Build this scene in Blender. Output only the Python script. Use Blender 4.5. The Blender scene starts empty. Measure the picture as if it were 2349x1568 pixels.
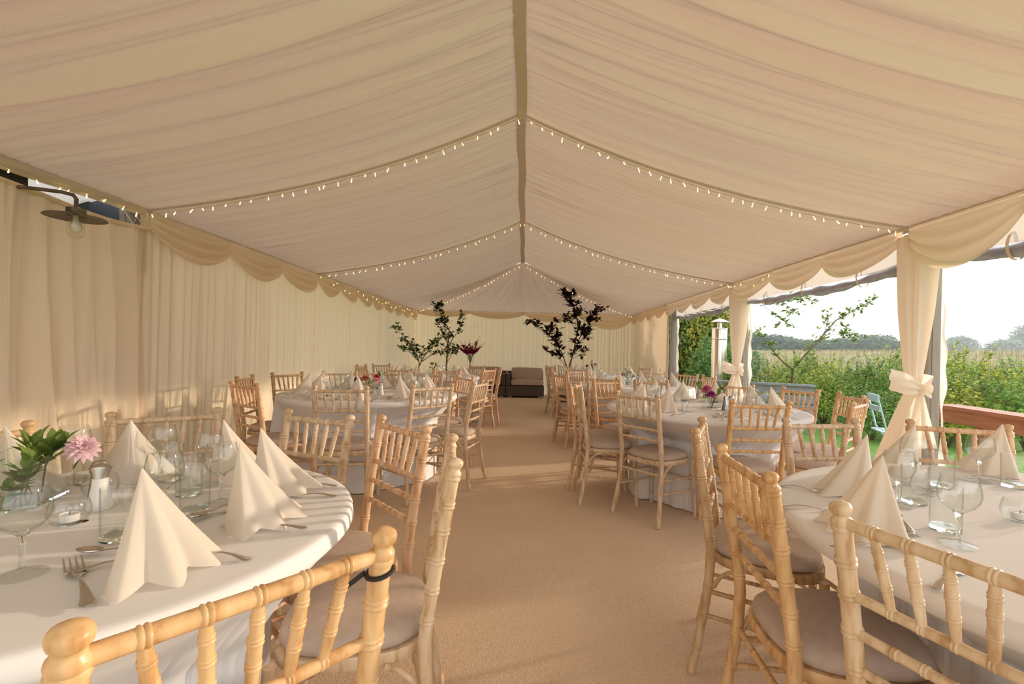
import bpy, math, random
import numpy as np
from mathutils import Vector, Matrix
C = bpy.context.scene.collection
PI = math.pi
rnd = random.Random(7)
ORD = ['first', 'second', 'third', 'fourth', 'fifth', 'sixth', 'seventh', 'eighth', 'ninth', 'tenth', 'eleventh', 'twelfth',
       'thirteenth', 'fourteenth', 'fifteenth', 'sixteenth']

# ------------------------------------------------------------------ helpers
class MB:
    def __init__(s): s.v = []; s.f = []
    def add(s, vs, fs):
        n = len(s.v); s.v += [tuple(map(float, p)) for p in vs]; s.f += [tuple(i + n for i in f) for f in fs]; return s
    def box(s, c, d, rot=None):
        x, y, z = d[0] / 2, d[1] / 2, d[2] / 2
        vs = [Vector((a * x, b * y, e * z)) for a in (-1, 1) for b in (-1, 1) for e in (-1, 1)]
        if rot is not None: vs = [rot @ p for p in vs]
        return s.add([p + Vector(c) for p in vs], [(0, 1, 3, 2), (4, 6, 7, 5), (0, 4, 5, 1), (2, 3, 7, 6), (0, 2, 6, 4), (1, 5, 7, 3)])
    def tube(s, pts, rad, n=10, cap=True):
        pts = [Vector(p) for p in pts]; k = len(pts)
        if not hasattr(rad, '__len__'): rad = [rad] * k
        t = (pts[1] - pts[0]).normalized()
        up = Vector((0, 0, 1)) if abs(t.z) < .9 else Vector((1, 0, 0))
        u = t.cross(up).normalized(); vs = []
        for i in range(k):
            a = pts[max(i - 1, 0)]; b = pts[min(i + 1, k - 1)]
            if (b - a).length > 1e-7: t = (b - a).normalized()
            u = (u - t * u.dot(t)).normalized(); w = t.cross(u)
            for j in range(n):
                an = 2 * PI * j / n
                vs.append(pts[i] + (u * math.cos(an) + w * math.sin(an)) * rad[i])
        fs = [(i * n + j, i * n + (j + 1) % n, (i + 1) * n + (j + 1) % n, (i + 1) * n + j) for i in range(k - 1) for j in range(n)]
        if cap: fs += [tuple(range(n - 1, -1, -1)), tuple((k - 1) * n + j for j in range(n))]
        return s.add(vs, fs)
    def lathe(s, prof, n=24, c=(0, 0, 0)):
        vs = []; fs = []
        for r, z in prof:
            for j in range(n):
                a = 2 * PI * j / n; vs.append((c[0] + r * math.cos(a), c[1] + r * math.sin(a), c[2] + z))
        for i in range(len(prof) - 1):
            for j in range(n): fs.append((i * n + j, i * n + (j + 1) % n, (i + 1) * n + (j + 1) % n, (i + 1) * n + j))
        if prof[0][0] > 1e-6 and prof[0][1] <= prof[-1][1] and prof[0] != prof[-1]: pass
        return s.add(vs, fs)
    def loft(s, rings, cap0=True, cap1=True):
        n = len(rings[0]); vs = [p for r in rings for p in r]
        fs = [(i * n + j, i * n + (j + 1) % n, (i + 1) * n + (j + 1) % n, (i + 1) * n + j) for i in range(len(rings) - 1) for j in range(n)]
        if cap0: fs.append(tuple(range(n - 1, -1, -1)))
        if cap1: fs.append(tuple((len(rings) - 1) * n + j for j in range(n)))
        return s.add(vs, fs)
    def grid(s, P):
        a, b = P.shape[:2]; vs = P.reshape(-1, 3).tolist()
        return s.add(vs, [(i * b + j, i * b + j + 1, (i + 1) * b + j + 1, (i + 1) * b + j) for i in range(a - 1) for j in range(b - 1)])
    def build(s, name, mat, parent=None, smooth=True, sharp=45):
        m = bpy.data.meshes.new(name); m.from_pydata(s.v, [], s.f); m.materials.append(mat); m.validate()
        if smooth:
            m.polygons.foreach_set('use_smooth', [True] * len(m.polygons))
            if sharp: m.set_sharp_from_angle(angle=math.radians(sharp))
        m.update()
        o = bpy.data.objects.new(name, m); C.objects.link(o)
        if parent is not None: o.parent = parent
        return o

def tag(o, label, cat, group=None, kind=None):
    o['label'] = label; o['category'] = cat
    if group: o['group'] = group
    if kind: o['kind'] = kind
    return o
def struct(o): o['kind'] = 'structure'; return o
def thing(name, label, cat, loc=(0, 0, 0), rz=0, group=None):
    o = bpy.data.objects.new(name, None); C.objects.link(o); o.empty_display_size = .05
    o.location = loc; o.rotation_euler = (0, 0, rz); return tag(o, label, cat, group)
def dup(o, parent=None):
    c = o.copy(); C.objects.link(c)
    if parent is not None: c.parent = parent
    for ch in list(o.children): dup(ch, c)
    return c
def setcol(o, col):
    o.color = col
    for ch in o.children: setcol(ch, col)
class Kind:
    """first use moves the original, later uses copy it with its parts"""
    def __init__(s, root): s.root = root; s.used = False
    def put(s, loc, rz, label, group=None, scale=None, col=None):
        o = dup(s.root) if s.used else s.root; s.used = True
        o.location = loc; o.rotation_euler = (0, 0, rz); o['label'] = label
        if group: o['group'] = group
        if scale: o.scale = (scale,) * 3 if not hasattr(scale, '__len__') else scale
        if col: setcol(o, col)
        return o

# ------------------------------------------------------------------ materials
def mat(name):
    m = bpy.data.materials.new(name); m.use_nodes = True; nt = m.node_tree; nt.nodes.clear()
    out = nt.nodes.new('ShaderNodeOutputMaterial'); return m, nt, out
def N(nt, t, **kw):
    n = nt.nodes.new(t)
    for k, v in kw.items():
        if k in n.inputs: n.inputs[k].default_value = v
        else: setattr(n, k, v)
    return n
def ramp(nt, stops):
    r = nt.nodes.new('ShaderNodeValToRGB'); e = r.color_ramp.elements
    while len(e) < len(stops): e.new(.5)
    for i, (p, c) in enumerate(stops): e[i].position = p; e[i].color = (*c, 1)
    return r
def noise(nt, scale, detail=3, coord='Object', stretch=None, rough=.5):
    tc = nt.nodes.new('ShaderNodeTexCoord'); nz = N(nt, 'ShaderNodeTexNoise', Scale=scale, Detail=detail, Roughness=rough)
    if stretch:
        mp = nt.nodes.new('ShaderNodeMapping'); mp.inputs['Scale'].default_value = stretch
        nt.links.new(tc.outputs[coord], mp.inputs['Vector']); nt.links.new(mp.outputs[0], nz.inputs['Vector'])
    else: nt.links.new(tc.outputs[coord], nz.inputs['Vector'])
    return nz
def pbsdf(name, col, rough=.5, metal=0, nz=None, bump=0, spec=.5, coat=0):
    """plain principled; nz=(scale, colour2, stretch) varies the colour"""
    m, nt, out = mat(name); b = N(nt, 'ShaderNodeBsdfPrincipled'); b.inputs['Roughness'].default_value = rough
    b.inputs['Metallic'].default_value = metal; b.inputs['Base Color'].default_value = (*col, 1); b.inputs['Specular IOR Level'].default_value = spec
    b.inputs['Coat Weight'].default_value = coat
    if nz:
        t = noise(nt, nz[0], 4, stretch=nz[2] if len(nz) > 2 else None); r = ramp(nt, [(.35, col), (.68, nz[1])])
        nt.links.new(t.outputs[0], r.inputs[0]); nt.links.new(r.outputs[0], b.inputs['Base Color'])
        if bump:
            bp = N(nt, 'ShaderNodeBump', Strength=bump, Distance=.004); nt.links.new(t.outputs[0], bp.inputs['Height']); nt.links.new(bp.outputs[0], b.inputs['Normal'])
    nt.links.new(b.outputs[0], out.inputs[0]); return m
def cloth(name, col, trans, tcol=None, nz=None, bump=None, streak=None):
    """diffuse fabric that lets some light through"""
    m, nt, out = mat(name); d = N(nt, 'ShaderNodeBsdfDiffuse'); t = N(nt, 'ShaderNodeBsdfTranslucent'); mx = N(nt, 'ShaderNodeMixShader'); mx.inputs[0].default_value = trans
    d.inputs[0].default_value = (*col, 1); t.inputs[0].default_value = (*(tcol or col), 1)
    if nz:
        k = noise(nt, nz[0], 3, stretch=nz[2] if len(nz) > 2 else None); r = ramp(nt, [(.3, col), (.7, nz[1])]); nt.links.new(k.outputs[0], r.inputs[0]); nt.links.new(r.outputs[0], d.inputs[0])
    if bump:
        k2 = noise(nt, bump[0], 2); bp = N(nt, 'ShaderNodeBump', Strength=bump[1], Distance=.003); nt.links.new(k2.outputs[0], bp.inputs['Height']); nt.links.new(bp.outputs[0], d.inputs['Normal'])
    if streak:   # soft creases running along the drop of the cloth
        k3 = noise(nt, 1, 4, stretch=streak, rough=.6); bp2 = N(nt, 'ShaderNodeBump', Strength=.8, Distance=.022); nt.links.new(k3.outputs[0], bp2.inputs['Height'])
        if bump: nt.links.new(bp.outputs[0], bp2.inputs['Normal'])
        nt.links.new(bp2.outputs[0], d.inputs['Normal']); nt.links.new(bp2.outputs[0], t.inputs['Normal'])
    nt.links.new(d.outputs[0], mx.inputs[1]); nt.links.new(t.outputs[0], mx.inputs[2]); nt.links.new(mx.outputs[0], out.inputs[0]); return m
def leafmat(name, c1, c2, trans=.3, tint=False):
    m, nt, out = mat(name); g = N(nt, 'ShaderNodeNewGeometry'); r = ramp(nt, [(0, c1), (1, c2)]); nt.links.new(g.outputs['Random Per Island'], r.inputs[0])
    src = r.outputs[0]
    if tint:
        oi = N(nt, 'ShaderNodeObjectInfo'); mu = N(nt, 'ShaderNodeMix', data_type='RGBA', blend_type='MULTIPLY'); mu.inputs[0].default_value = 1
        nt.links.new(r.outputs[0], mu.inputs[6]); nt.links.new(oi.outputs['Color'], mu.inputs[7]); src = mu.outputs[2]
    d = N(nt, 'ShaderNodeBsdfPrincipled'); d.inputs['Roughness'].default_value = .55; d.inputs['Specular IOR Level'].default_value = .3
    t = N(nt, 'ShaderNodeBsdfTranslucent'); mx = N(nt, 'ShaderNodeMixShader'); mx.inputs[0].default_value = trans
    nt.links.new(src, d.inputs['Base Color']); nt.links.new(src, t.inputs[0])
    nt.links.new(d.outputs[0], mx.inputs[1]); nt.links.new(t.outputs[0], mx.inputs[2]); nt.links.new(mx.outputs[0], out.inputs[0]); return m
def thinglass(name):
    """thin clear wall: see-through face on, darker and mirror-like towards the rim of the shape"""
    m, nt, out = mat(name); tr = N(nt, 'ShaderNodeBsdfTransparent'); gl = N(nt, 'ShaderNodeBsdfGlossy', Roughness=.015); lw = N(nt, 'ShaderNodeLayerWeight', Blend=.5)
    r = ramp(nt, [(0, (.99, .995, .99)), (.55, (.975, .985, .978)), (.85, (.86, .88, .87)), (1, (.5, .54, .51))]); nt.links.new(lw.outputs['Facing'], r.inputs[0]); nt.links.new(r.outputs[0], tr.inputs[0])
    r2 = ramp(nt, [(0, (.045,) * 3), (.6, (.07,) * 3), (.85, (.28,) * 3), (1, (.85,) * 3)]); nt.links.new(lw.outputs['Facing'], r2.inputs[0])
    mx = N(nt, 'ShaderNodeMixShader'); nt.links.new(r2.outputs[0], mx.inputs[0]); nt.links.new(tr.outputs[0], mx.inputs[1]); nt.links.new(gl.outputs[0], mx.inputs[2]); nt.links.new(mx.outputs[0], out.inputs[0]); return m
def solidglass(name):
    m, nt, out = mat(name); g = N(nt, 'ShaderNodeBsdfGlass', IOR=1.48, Roughness=0); g.inputs[0].default_value = (.97, .985, .975, 1); nt.links.new(g.outputs[0], out.inputs[0]); return m
def emit(name, col, st):
    m, nt, out = mat(name); e = N(nt, 'ShaderNodeEmission', Strength=st); e.inputs[0].default_value = (*col, 1); nt.links.new(e.outputs[0], out.inputs[0]); return m
def woodmat():
    m, nt, out = mat('limed_wood'); b = N(nt, 'ShaderNodeBsdfPrincipled', Roughness=.38); b.inputs['Specular IOR Level'].default_value = .45
    t = noise(nt, 9, 5, stretch=(5, 5, 1)); r = ramp(nt, [(.34, (.50, .32, .175)), (.47, (.66, .49, .33)), (.62, (.73, .57, .41)), (.75, (.82, .69, .54))])
    oi = N(nt, 'ShaderNodeObjectInfo'); mu = N(nt, 'ShaderNodeMix', data_type='RGBA', blend_type='MULTIPLY'); mu.inputs[0].default_value = 1
    nt.links.new(t.outputs[0], r.inputs[0]); nt.links.new(r.outputs[0], mu.inputs[6]); nt.links.new(oi.outputs['Color'], mu.inputs[7]); nt.links.new(mu.outputs[2], b.inputs['Base Color'])
    t2 = noise(nt, 60, 3, stretch=(3, 3, .6)); r2 = ramp(nt, [(.3, (.55, .55, .55)), (.7, (.25, .25, .25))]); nt.links.new(t2.outputs[0], r2.inputs[0]); nt.links.new(r2.outputs[0], b.inputs['Roughness'])
    nt.links.new(b.outputs[0], out.inputs[0]); return m

WOOD = woodmat()
CUSH = pbsdf('seat_suede', (.52, .405, .335), .9, nz=(40, (.58, .465, .39)), spec=.15)
LINING = cloth('lining_fabric', (.81, .67, .57), .085, (.89, .73, .59), bump=(160, .08), streak=(.55, 20, .5))
CURTAIN = cloth('curtain_fabric', (.92, .775, .605), .22, (.97, .79, .58), bump=(160, .08), streak=(9, 9, .45))
VOILE = cloth('pole_curtain_fabric', (.93, .84, .74), .58, (.97, .88, .77))
SWAG = cloth('swag_fabric', (.95, .83, .69), .42, (.97, .84, .67), bump=(160, .08))
TRIM = cloth('strap_fabric', (.74, .63, .50), .15)
LINEN = cloth('tablecloth_fabric', (.88, .87, .89), .08, (.85, .84, .85), bump=(900, .05))
NAPKIN = cloth('paper_napkin', (.84, .785, .72), .34, (.92, .82, .70), bump=(700, .06))
GLASS = thinglass('thin_clear_glass'); SGLASS = solidglass('solid_clear_glass')
STEEL = pbsdf('polished_steel', (.56, .52, .48), .22, 1)
BRUSHED = pbsdf('brushed_steel', (.5, .46, .42), .35, 1)
PORC = pbsdf('white_porcelain', (.82, .8, .8), .25)
WAX = pbsdf('white_wax', (.85, .82, .78), .5)
HEATM = pbsdf('mirror_steel', (.72, .70, .68), .09, 1)
BLACK = pbsdf('black_plastic', (.015, .015, .016), .4)
STEM = pbsdf('green_stem', (.10, .17, .04), .6)
BARK = pbsdf('brown_bark', (.11, .075, .045), .85, nz=(30, (.19, .14, .09)), bump=.4)
ALU = pbsdf('grey_aluminium', (.27, .225, .185), .6, 0, nz=(6, (.36, .31, .265), (4, 4, .5)))
WHITEWALL = pbsdf('white_render', (.62, .61, .6), .9, nz=(7, (.5, .49, .48)), bump=.3)
SLATE = pbsdf('blue_slate', (.016, .022, .034), .6, nz=(14, (.03, .038, .055)))
DARKWOOD = pbsdf('blackened_timber', (.018, .014, .012), .7, nz=(12, (.05, .035, .025)))
LAMPMETAL = pbsdf('weathered_copper', (.13, .10, .08), .45, .8, nz=(30, (.2, .17, .13)))
OPAL = pbsdf('opal_glass', (.8, .74, .62), .3)
CLEARPVC = pbsdf('rolled_clear_vinyl', (.40, .42, .52), .2, nz=(18, (.24, .26, .34), (1, .3, 1)), spec=.7)
CANVAS = cloth('white_canvas', (.82, .76, .70), .35)
REDWOOD = pbsdf('red_cedar', (.36, .13, .065), .45, nz=(5, (.47, .19, .10), (8, .6, 8)))
GREYWOOD = pbsdf('weathered_grey_timber', (.22, .23, .25), .8, nz=(6, (.32, .33, .35), (.6, 6, 6)))
BLUEPAINT = pbsdf('pale_blue_paint', (.42, .6, .68), .4)
RATTAN = pbsdf('brown_rattan', (.055, .04, .033), .6, nz=(60, (.10, .075, .06), (1, 1, 6)), bump=.6)
SOFACUSH = pbsdf('taupe_canvas', (.46, .345, .275), .9, nz=(50, (.52, .39, .315)))
LEAF = leafmat('green_leaf', (.07, .16, .03), (.17, .27, .05))
PALELEAF = leafmat('light_green_leaf', (.13, .23, .05), (.28, .36, .09))
DARKLEAF = leafmat('dark_green_leaf', (.03, .06, .02), (.07, .11, .035), .15)
MAROON = leafmat('dark_maroon_leaf', (.022, .008, .010), (.06, .022, .022), .12)
SHRUBLEAF = leafmat('shrub_leaf', (.13, .22, .045), (.48, .52, .13), .42, tint=True)
TREELEAF = leafmat('tree_leaf', (.5, .62, .6), (1.5, 1.25, .9), .3, tint=True)
PETAL = leafmat('petal', (.72, .72, .72), (1, 1, 1), .3, tint=True)
REED = leafmat('dry_reed', (.26, .24, .12), (.50, .44, .32), .2)
BULB = emit('warm_led', (1, .66, .22), 3.2)

m, nt, out = mat('woven_matting')                    # carpet
b = N(nt, 'ShaderNodeBsdfPrincipled', Roughness=.95); b.inputs['Specular IOR Level'].default_value = .1
t = noise(nt, 1.3, 4); r = ramp(nt, [(.3, (.76, .59, .435)), (.7, (.83, .66, .50))]); nt.links.new(t.outputs[0], r.inputs[0])
t2 = noise(nt, 170, 2, stretch=(1, .45, 1)); mu = N(nt, 'ShaderNodeMix', data_type='RGBA', blend_type='MULTIPLY'); mu.inputs[0].default_value = .4
r2 = ramp(nt, [(.3, (.6, .56, .52)), (.62, (1, 1, 1))]); nt.links.new(t2.outputs[0], r2.inputs[0])
nt.links.new(r.outputs[0], mu.inputs[6]); nt.links.new(r2.outputs[0], mu.inputs[7]); nt.links.new(mu.outputs[2], b.inputs['Base Color'])
bp = N(nt, 'ShaderNodeBump', Strength=.5, Distance=.003); nt.links.new(t2.outputs[0], bp.inputs['Height']); nt.links.new(bp.outputs[0], b.inputs['Normal']); nt.links.new(b.outputs[0], out.inputs[0])
CARPET = m
GRASS = pbsdf('mown_grass', (.10, .22, .03), .9, nz=(25, (.2, .34, .06)), bump=1)
FIELD = pbsdf('reed_bed', (.36, .30, .18), .95, nz=(.35, (.27, .27, .12)), bump=1)

# ------------------------------------------------------------------ camera, light
F, CXP, CYP, HC = 1094., 1201., 803., 1.2
cam = bpy.data.cameras.new('camera'); co = bpy.data.objects.new('camera', cam); C.objects.link(co)
cam.sensor_width = 36; cam.lens = F / 2349 * 36; cam.shift_x = (1174.5 - CXP) / 2349; cam.shift_y = (CYP - 784) / 2349; cam.clip_end = 600; cam.clip_start = .05
co.matrix_world = Matrix.Translation((0, 0, HC)) @ Matrix.Rotation(PI / 2, 4, 'X') @ Matrix.Rotation(math.radians(1.34), 4, 'Z')
bpy.context.scene.camera = co
AZ, EL = math.radians(21), math.radians(10)
sd = bpy.data.lights.new('sun', 'SUN'); sd.energy = 2.1; sd.color = (1, .80, .58); sd.angle = math.radians(2.2)
so = bpy.data.objects.new('sun', sd); C.objects.link(so)
so.rotation_euler = Vector((math.cos(AZ) * math.cos(EL), math.sin(AZ) * math.cos(EL), math.sin(EL))).to_track_quat('Z', 'Y').to_euler()
w = bpy.data.worlds.new('sky'); bpy.context.scene.world = w; w.use_nodes = True; nt = w.node_tree; nt.nodes.clear()
wo = nt.nodes.new('ShaderNodeOutputWorld'); bg = N(nt, 'ShaderNodeBackground', Strength=1.35); tc = nt.nodes.new('ShaderNodeTexCoord'); sx = nt.nodes.new('ShaderNodeSeparateXYZ')
rp = ramp(nt, [(0, (1, .96, .91)), (.10, (1, .985, .965)), (.45, (.95, .97, 1)), (1, (.84, .91, 1))])
nt.links.new(tc.outputs['Generated'], sx.inputs[0]); nt.links.new(sx.outputs[2], rp.inputs[0]); nt.links.new(rp.outputs[0], bg.inputs[0]); nt.links.new(bg.outputs[0], wo.inputs[0])
bpy.context.scene.cycles.transparent_max_bounces = 28; bpy.context.scene.cycles.adaptive_threshold = .015; bpy.context.scene.cycles.volume_bounces = 0
vs = bpy.context.scene.view_settings; vs.view_transform = 'Standard'; vs.look = 'None'; vs.exposure = .74; vs.gamma = 1

# ------------------------------------------------------------------ marquee shell
XW, ZE, ZR, XR0 = 3.0, 2.234, 3.065, -.06
FY = [-2.4, .65, 3.75, 6.85, 10.04]; YB = 13.1
nr = np.random.RandomState(3)
def folds(y, wmin, wmax, seed, sharp=1.0):
    """irregular pleats: alternating random extrema joined smoothly, about -1..1"""
    r = np.random.RandomState(seed); lo, hi = y.min() - 1, y.max() + 1; p = [lo]; h = [0]; sgn = 1
    while p[-1] < hi: p.append(p[-1] + r.uniform(wmin, wmax)); h.append(sgn * r.uniform(.35, 1)); sgn = -sgn
    p = np.array(p); h = np.array(h); i = np.clip(np.searchsorted(p, y) - 1, 0, len(p) - 2)
    t = (y - p[i]) / (p[i + 1] - p[i]); t = (1 - np.cos(np.clip(t, 0, 1) * PI)) / 2
    return h[i] + (h[i + 1] - h[i]) * t
def ceil_z(t): return ZR + (ZE - ZR) * t - .15 * 4 * t * (1 - t) * (1 - .25 * t)
def ceil_pt(x):
    t = (XR0 - x) / (XW + XR0) if x < XR0 else (x - XR0) / (XW - XR0)
    return ceil_z(max(0, min(1, t)))
ceiling = MB()
for k in range(4):
    y0, y1 = FY[k], FY[k + 1]; fine = k >= 3
    ny = int((y1 - y0) / (.011 if k >= 1 else .03)); nt_ = 34
    s = np.linspace(0, 1, ny); Y = y0 + (y1 - y0) * s
    for side in (-1, 1):
        xe = side * XW; t = np.linspace(0, 1, nt_)[:, None]
        sd_ = 10 * k + (side > 0)
        big = folds(Y, .12, .30, 100 + sd_) if k <= 1 else folds(Y, .09, .22, 100 + sd_) if not fine else folds(Y, .05, .11, 100 + sd_)
        mid = folds(Y, .06, .14, 200 + sd_); sm = folds(Y, .018, .045, 300 + sd_); sm2 = folds(Y, .02, .05, 400 + sd_)
        mid2 = folds(Y, .05, .12, 500 + sd_)
        edge = np.sin(PI * np.clip(s, 0, 1)) ** .35
        env = np.sin(PI * np.clip(t * .93 + .035, 0, 1))
        d = (.13 if k <= 1 else .10 if not fine else .07) * (.5 - np.abs(big)) [None] * env + .05 * ((.5 - np.abs(mid))[None] * (1 - t) + (.5 - np.abs(mid2))[None] * t) + .045 * (.5 - np.abs(sm))[None] * np.exp(-t * 4.5) + .032 * (.5 - np.abs(sm2))[None] * np.exp(-(1 - t) * 5.5)
        d = d * np.clip((1 - t) * 16, .12, 1) * np.clip(t * 16 + .2, 0, 1)
        z = ceil_z(t) + d * edge[None] + .03 * edge[None] ** 2 * env
        x = XR0 + (xe - XR0) * t + 0 * z
        P = np.stack([x, np.broadcast_to(Y[None], z.shape), z], -1); ceiling.grid(P)
# hipped end: fabric fanning from the last ridge point to the walls
ap = np.array([XR0, FY[4], ZR - .01])
edge_pts = [(-XW, FY[4]), (-XW, YB), (XW, YB), (XW, FY[4])]
for a, b_, n, sd_ in ((0, 1, 150, 1), (1, 2, 260, 2), (2, 3, 150, 3)):
    u = np.linspace(0, 1, n); E = np.stack([edge_pts[a][0] + (edge_pts[b_][0] - edge_pts[a][0]) * u, edge_pts[a][1] + (edge_pts[b_][1] - edge_pts[a][1]) * u, 0 * u + ZE], -1)
    t = np.linspace(.0, 1, 26)[:, None, None]; P = ap + (E[None] - ap) * t
    fo = folds(u * 6, .1, .22, 700 + sd_) if sd_ != 2 else folds(u * 6, .09, .24, 700 + sd_)
    P[..., 2] += -.11 * 4 * (t * (1 - t))[..., 0] + .24 * (.5 - np.abs(fo))[None] * (t[..., 0] * (1.12 - t[..., 0])) * np.sin(PI * u)[None] ** .3
    ceiling.grid(P)
struct(ceiling.build('ceiling', LINING, sharp=0))
# ridge strap, frame seams, eave seams
def strap(pts, w, side, name, mtl=TRIM, th=.004):
    b = MB(); side = Vector(side)
    rings = [[Vector(p) + side * w / 2, Vector(p) - side * w / 2, Vector(p) - side * w / 2 - Vector((0, 0, th)), Vector(p) + side * w / 2 - Vector((0, 0, th))] for p in pts]
    b.loft(rings); return b.build(name, mtl, smooth=False)
yy = np.linspace(-2.4, FY[4], 90)
tn = 1
def trim(o):
    global tn
    o.name = 'trim_%d' % tn; tn += 1; struct(o); return o
trim(strap([(XR0 + .006 * math.sin(y * 4.1), y, ZR - .022 + .006 * math.sin(y * 3)) for y in yy], .075, (1, 0, 0), 'trim'))
for k in (1, 2, 3):
    for sg in (-1, 1):
        xs = np.linspace(XR0, sg * XW, 30)
        b = MB().tube([(x, FY[k] - .004, ceil_pt(x) - .010) for x in xs], .009, 8); trim(b.build('trim', TRIM))
for sg in (-1, 1):
    b = MB().tube([(sg * (XW - .005), y, ZE - .004 + .006 * math.sin(y * 2.7)) for y in np.linspace(-2.4, YB, 60)], .012, 8); trim(b.build('trim', TRIM))
for sg in (-1, 1): trim(MB().box((sg * 3.085, 5.35, 2.285), (.10, 15.6, .10)).build('trim', ALU, smooth=False))  # eave beams, added outside to stop light leaking over the walls
b = MB().tube([(-XW, YB - .01, ZE), (XW, YB - .01, ZE)], .012, 8); trim(b.build('trim', TRIM))

def drape(axis, a0, a1, fixed, ztop, zbot, wmin, wmax, amp, seed, name, mtl, inward=1, dens=.011, nz_=26, gather=0, kind=True, drift=0):
    """hanging pleated cloth along an axis"""
    n = int((a1 - a0) / dens); A = np.linspace(a0, a1, n); Z = np.linspace(0, 1, nz_)[:, None]
    f1 = folds(A, wmin, wmax, seed); f2 = folds(A, wmin, wmax, seed + 1); g = folds(A, .02, .05, seed + 2)
    zt = ztop(A) if callable(ztop) else ztop + 0 * A
    f1 = 1 - 2 * np.abs(f1); f2 = 1 - 2 * np.abs(f2)
    if drift:
        AD = A[None] + drift * Z ** 1.2 * np.sin(A[None] * 3.1 + 1.3 * Z); off = amp * (1 - 2 * np.abs(folds(AD, wmin, wmax, seed))) * (.4 + .6 * np.clip(Z * 3, 0, 1)) + amp * .38 * folds(AD + .1 * Z, .05, .12, seed + 5) * np.clip(Z * 4, .15, 1) + gather * g[None] * np.exp(-Z * 9)
    else: off = amp * (f1[None] * (1 - .55 * Z) + .6 * f2[None] * Z) * (.45 + .55 * np.clip(Z * 5, 0, 1)) + gather * g[None] * np.exp(-Z * 9)
    z = zt[None] + (zbot - zt[None]) * Z
    o = fixed + inward * off; AA = np.broadcast_to(A[None], z.shape)
    P = np.stack([o, AA, z], -1) if axis == 'y' else np.stack([AA, o, z], -1)
    ob = MB().grid(P).build(name, mtl, sharp=0)
    if kind: struct(ob)
    return ob
drape('y', 3.72, 6.86, -XW - .02, ZE + .03, .0, .07, .2, .034, 11, 'wall_left', CURTAIN)
drape('y', 6.84, YB, -XW - .02, ZE + .03, .0, .05, .12, .026, 21, 'wall_left_rear', CURTAIN)
drape('x', -XW - .02, XW + .03, YB, ZE + .02, .0, .06, .15, .026, 31, 'wall_back', CURTAIN, inward=-1)
drape('y', FY[4] - .13, YB, XW + .02, ZE + .03, .0, .05, .13, .026, 41, 'wall_right', CURTAIN, inward=-1)
loose = drape('y', -2.4, 3.80, -XW - .0, lambda A: 2.095 + .012 * np.sin(A * 5) - .02 * np.sin((A - 2.7) * 3), .0, .12, .32, .065, 51, 'loose_curtain', CURTAIN, nz_=60, gather=.014, kind=False, drift=.11)
tag(loose, 'loosely gathered cream curtain hanging below the wall lamp', 'curtain')
b = MB().tube([(-XW + .012, y, 2.09 + .012 * math.sin(y * 5) - .02 * math.sin((y - 2.7) * 3)) for y in np.linspace(-2.4, 3.8, 60)], [.017] * 60, 8); hd = b.build('heading_tape', CURTAIN, loose)

# floor, ground
fl = MB(); nx, ny = 130, 320; X, Y = np.meshgrid(np.linspace(-3.2, 3.45, nx), np.linspace(-2.6, 13.2, ny), indexing='ij')
Z = .0015 * np.sin(X * 5 + Y * 3.1) * np.sin(Y * 4.3 - X * 2) - .0015
fl.grid(np.stack([X, Y, Z], -1)); struct(fl.build('floor', CARPET, sharp=0))
g = MB(); g.add([(-60, -60, -.10), (13, -60, -.10), (13, 90, -.10), (-60, 90, -.10)], [(0, 1, 2, 3)]); struct(g.build('ground', GRASS, smooth=False))

# posts
def post(x, y, zt, label):
    t = thing('marquee_post', label, 'post', (x, y, 0), 0, 'grey marquee posts')
    b = MB().loft([[(sx_ * .058, sy_ * .058, z) for sx_, sy_ in ((-1, -.8), (-.8, -1), (.8, -1), (1, -.8), (1, .8), (.8, 1), (-.8, 1), (-1, .8))] for z in (.0, zt)])
    b.build('post_tube', ALU, t, smooth=False)
    MB().box((0, 0, .006), (.2, .2, .012)).build('foot_plate', ALU, t, smooth=False)
    MB().box((-.012, -.06, zt / 2), (.02, .006, zt)).build('curtain_track', ALU, t, smooth=False)
    return t
post(3.285, 3.87, 2.2, 'grey metal marquee post beside the larger tied pole curtain')
post(3.20, 6.97, 2.2, 'grey metal marquee post beside the smaller tied pole curtain')
post(3.135, 10.0, 2.2, 'grey metal marquee post at the far end of the open side')
post(-3.13, 3.78, 2.3, 'grey metal post with hanging ropes beside the wall lamp')
for i, (x, y, lb) in enumerate(((3.375, 3.87, 'cream scalloped edge strip running down the post by the red bar top'), (3.285, 6.97, 'cream scalloped edge strip on the post by the patio heater'), (3.205, 10.0, 'pale scalloped edge strip on the post by the dark hedge'))):
    zz = np.linspace(0.02, 2.1, 90); u = np.linspace(0, 1, 5)[:, None]
    wv = .012 * np.sin(zz * 21 + i) + .006 * np.sin(zz * 9)
    P = np.stack([x + u * (.042 + wv[None] * .8), y - .01 + .018 * np.sin(u * 3 + zz[None] * 7), np.broadcast_to(zz[None], (5, 90))], -1)
    tag(MB().grid(P).build('edge_strip', VOILE, sharp=0), lb, 'fabric strip', 'scalloped edge strips on the posts')
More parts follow.
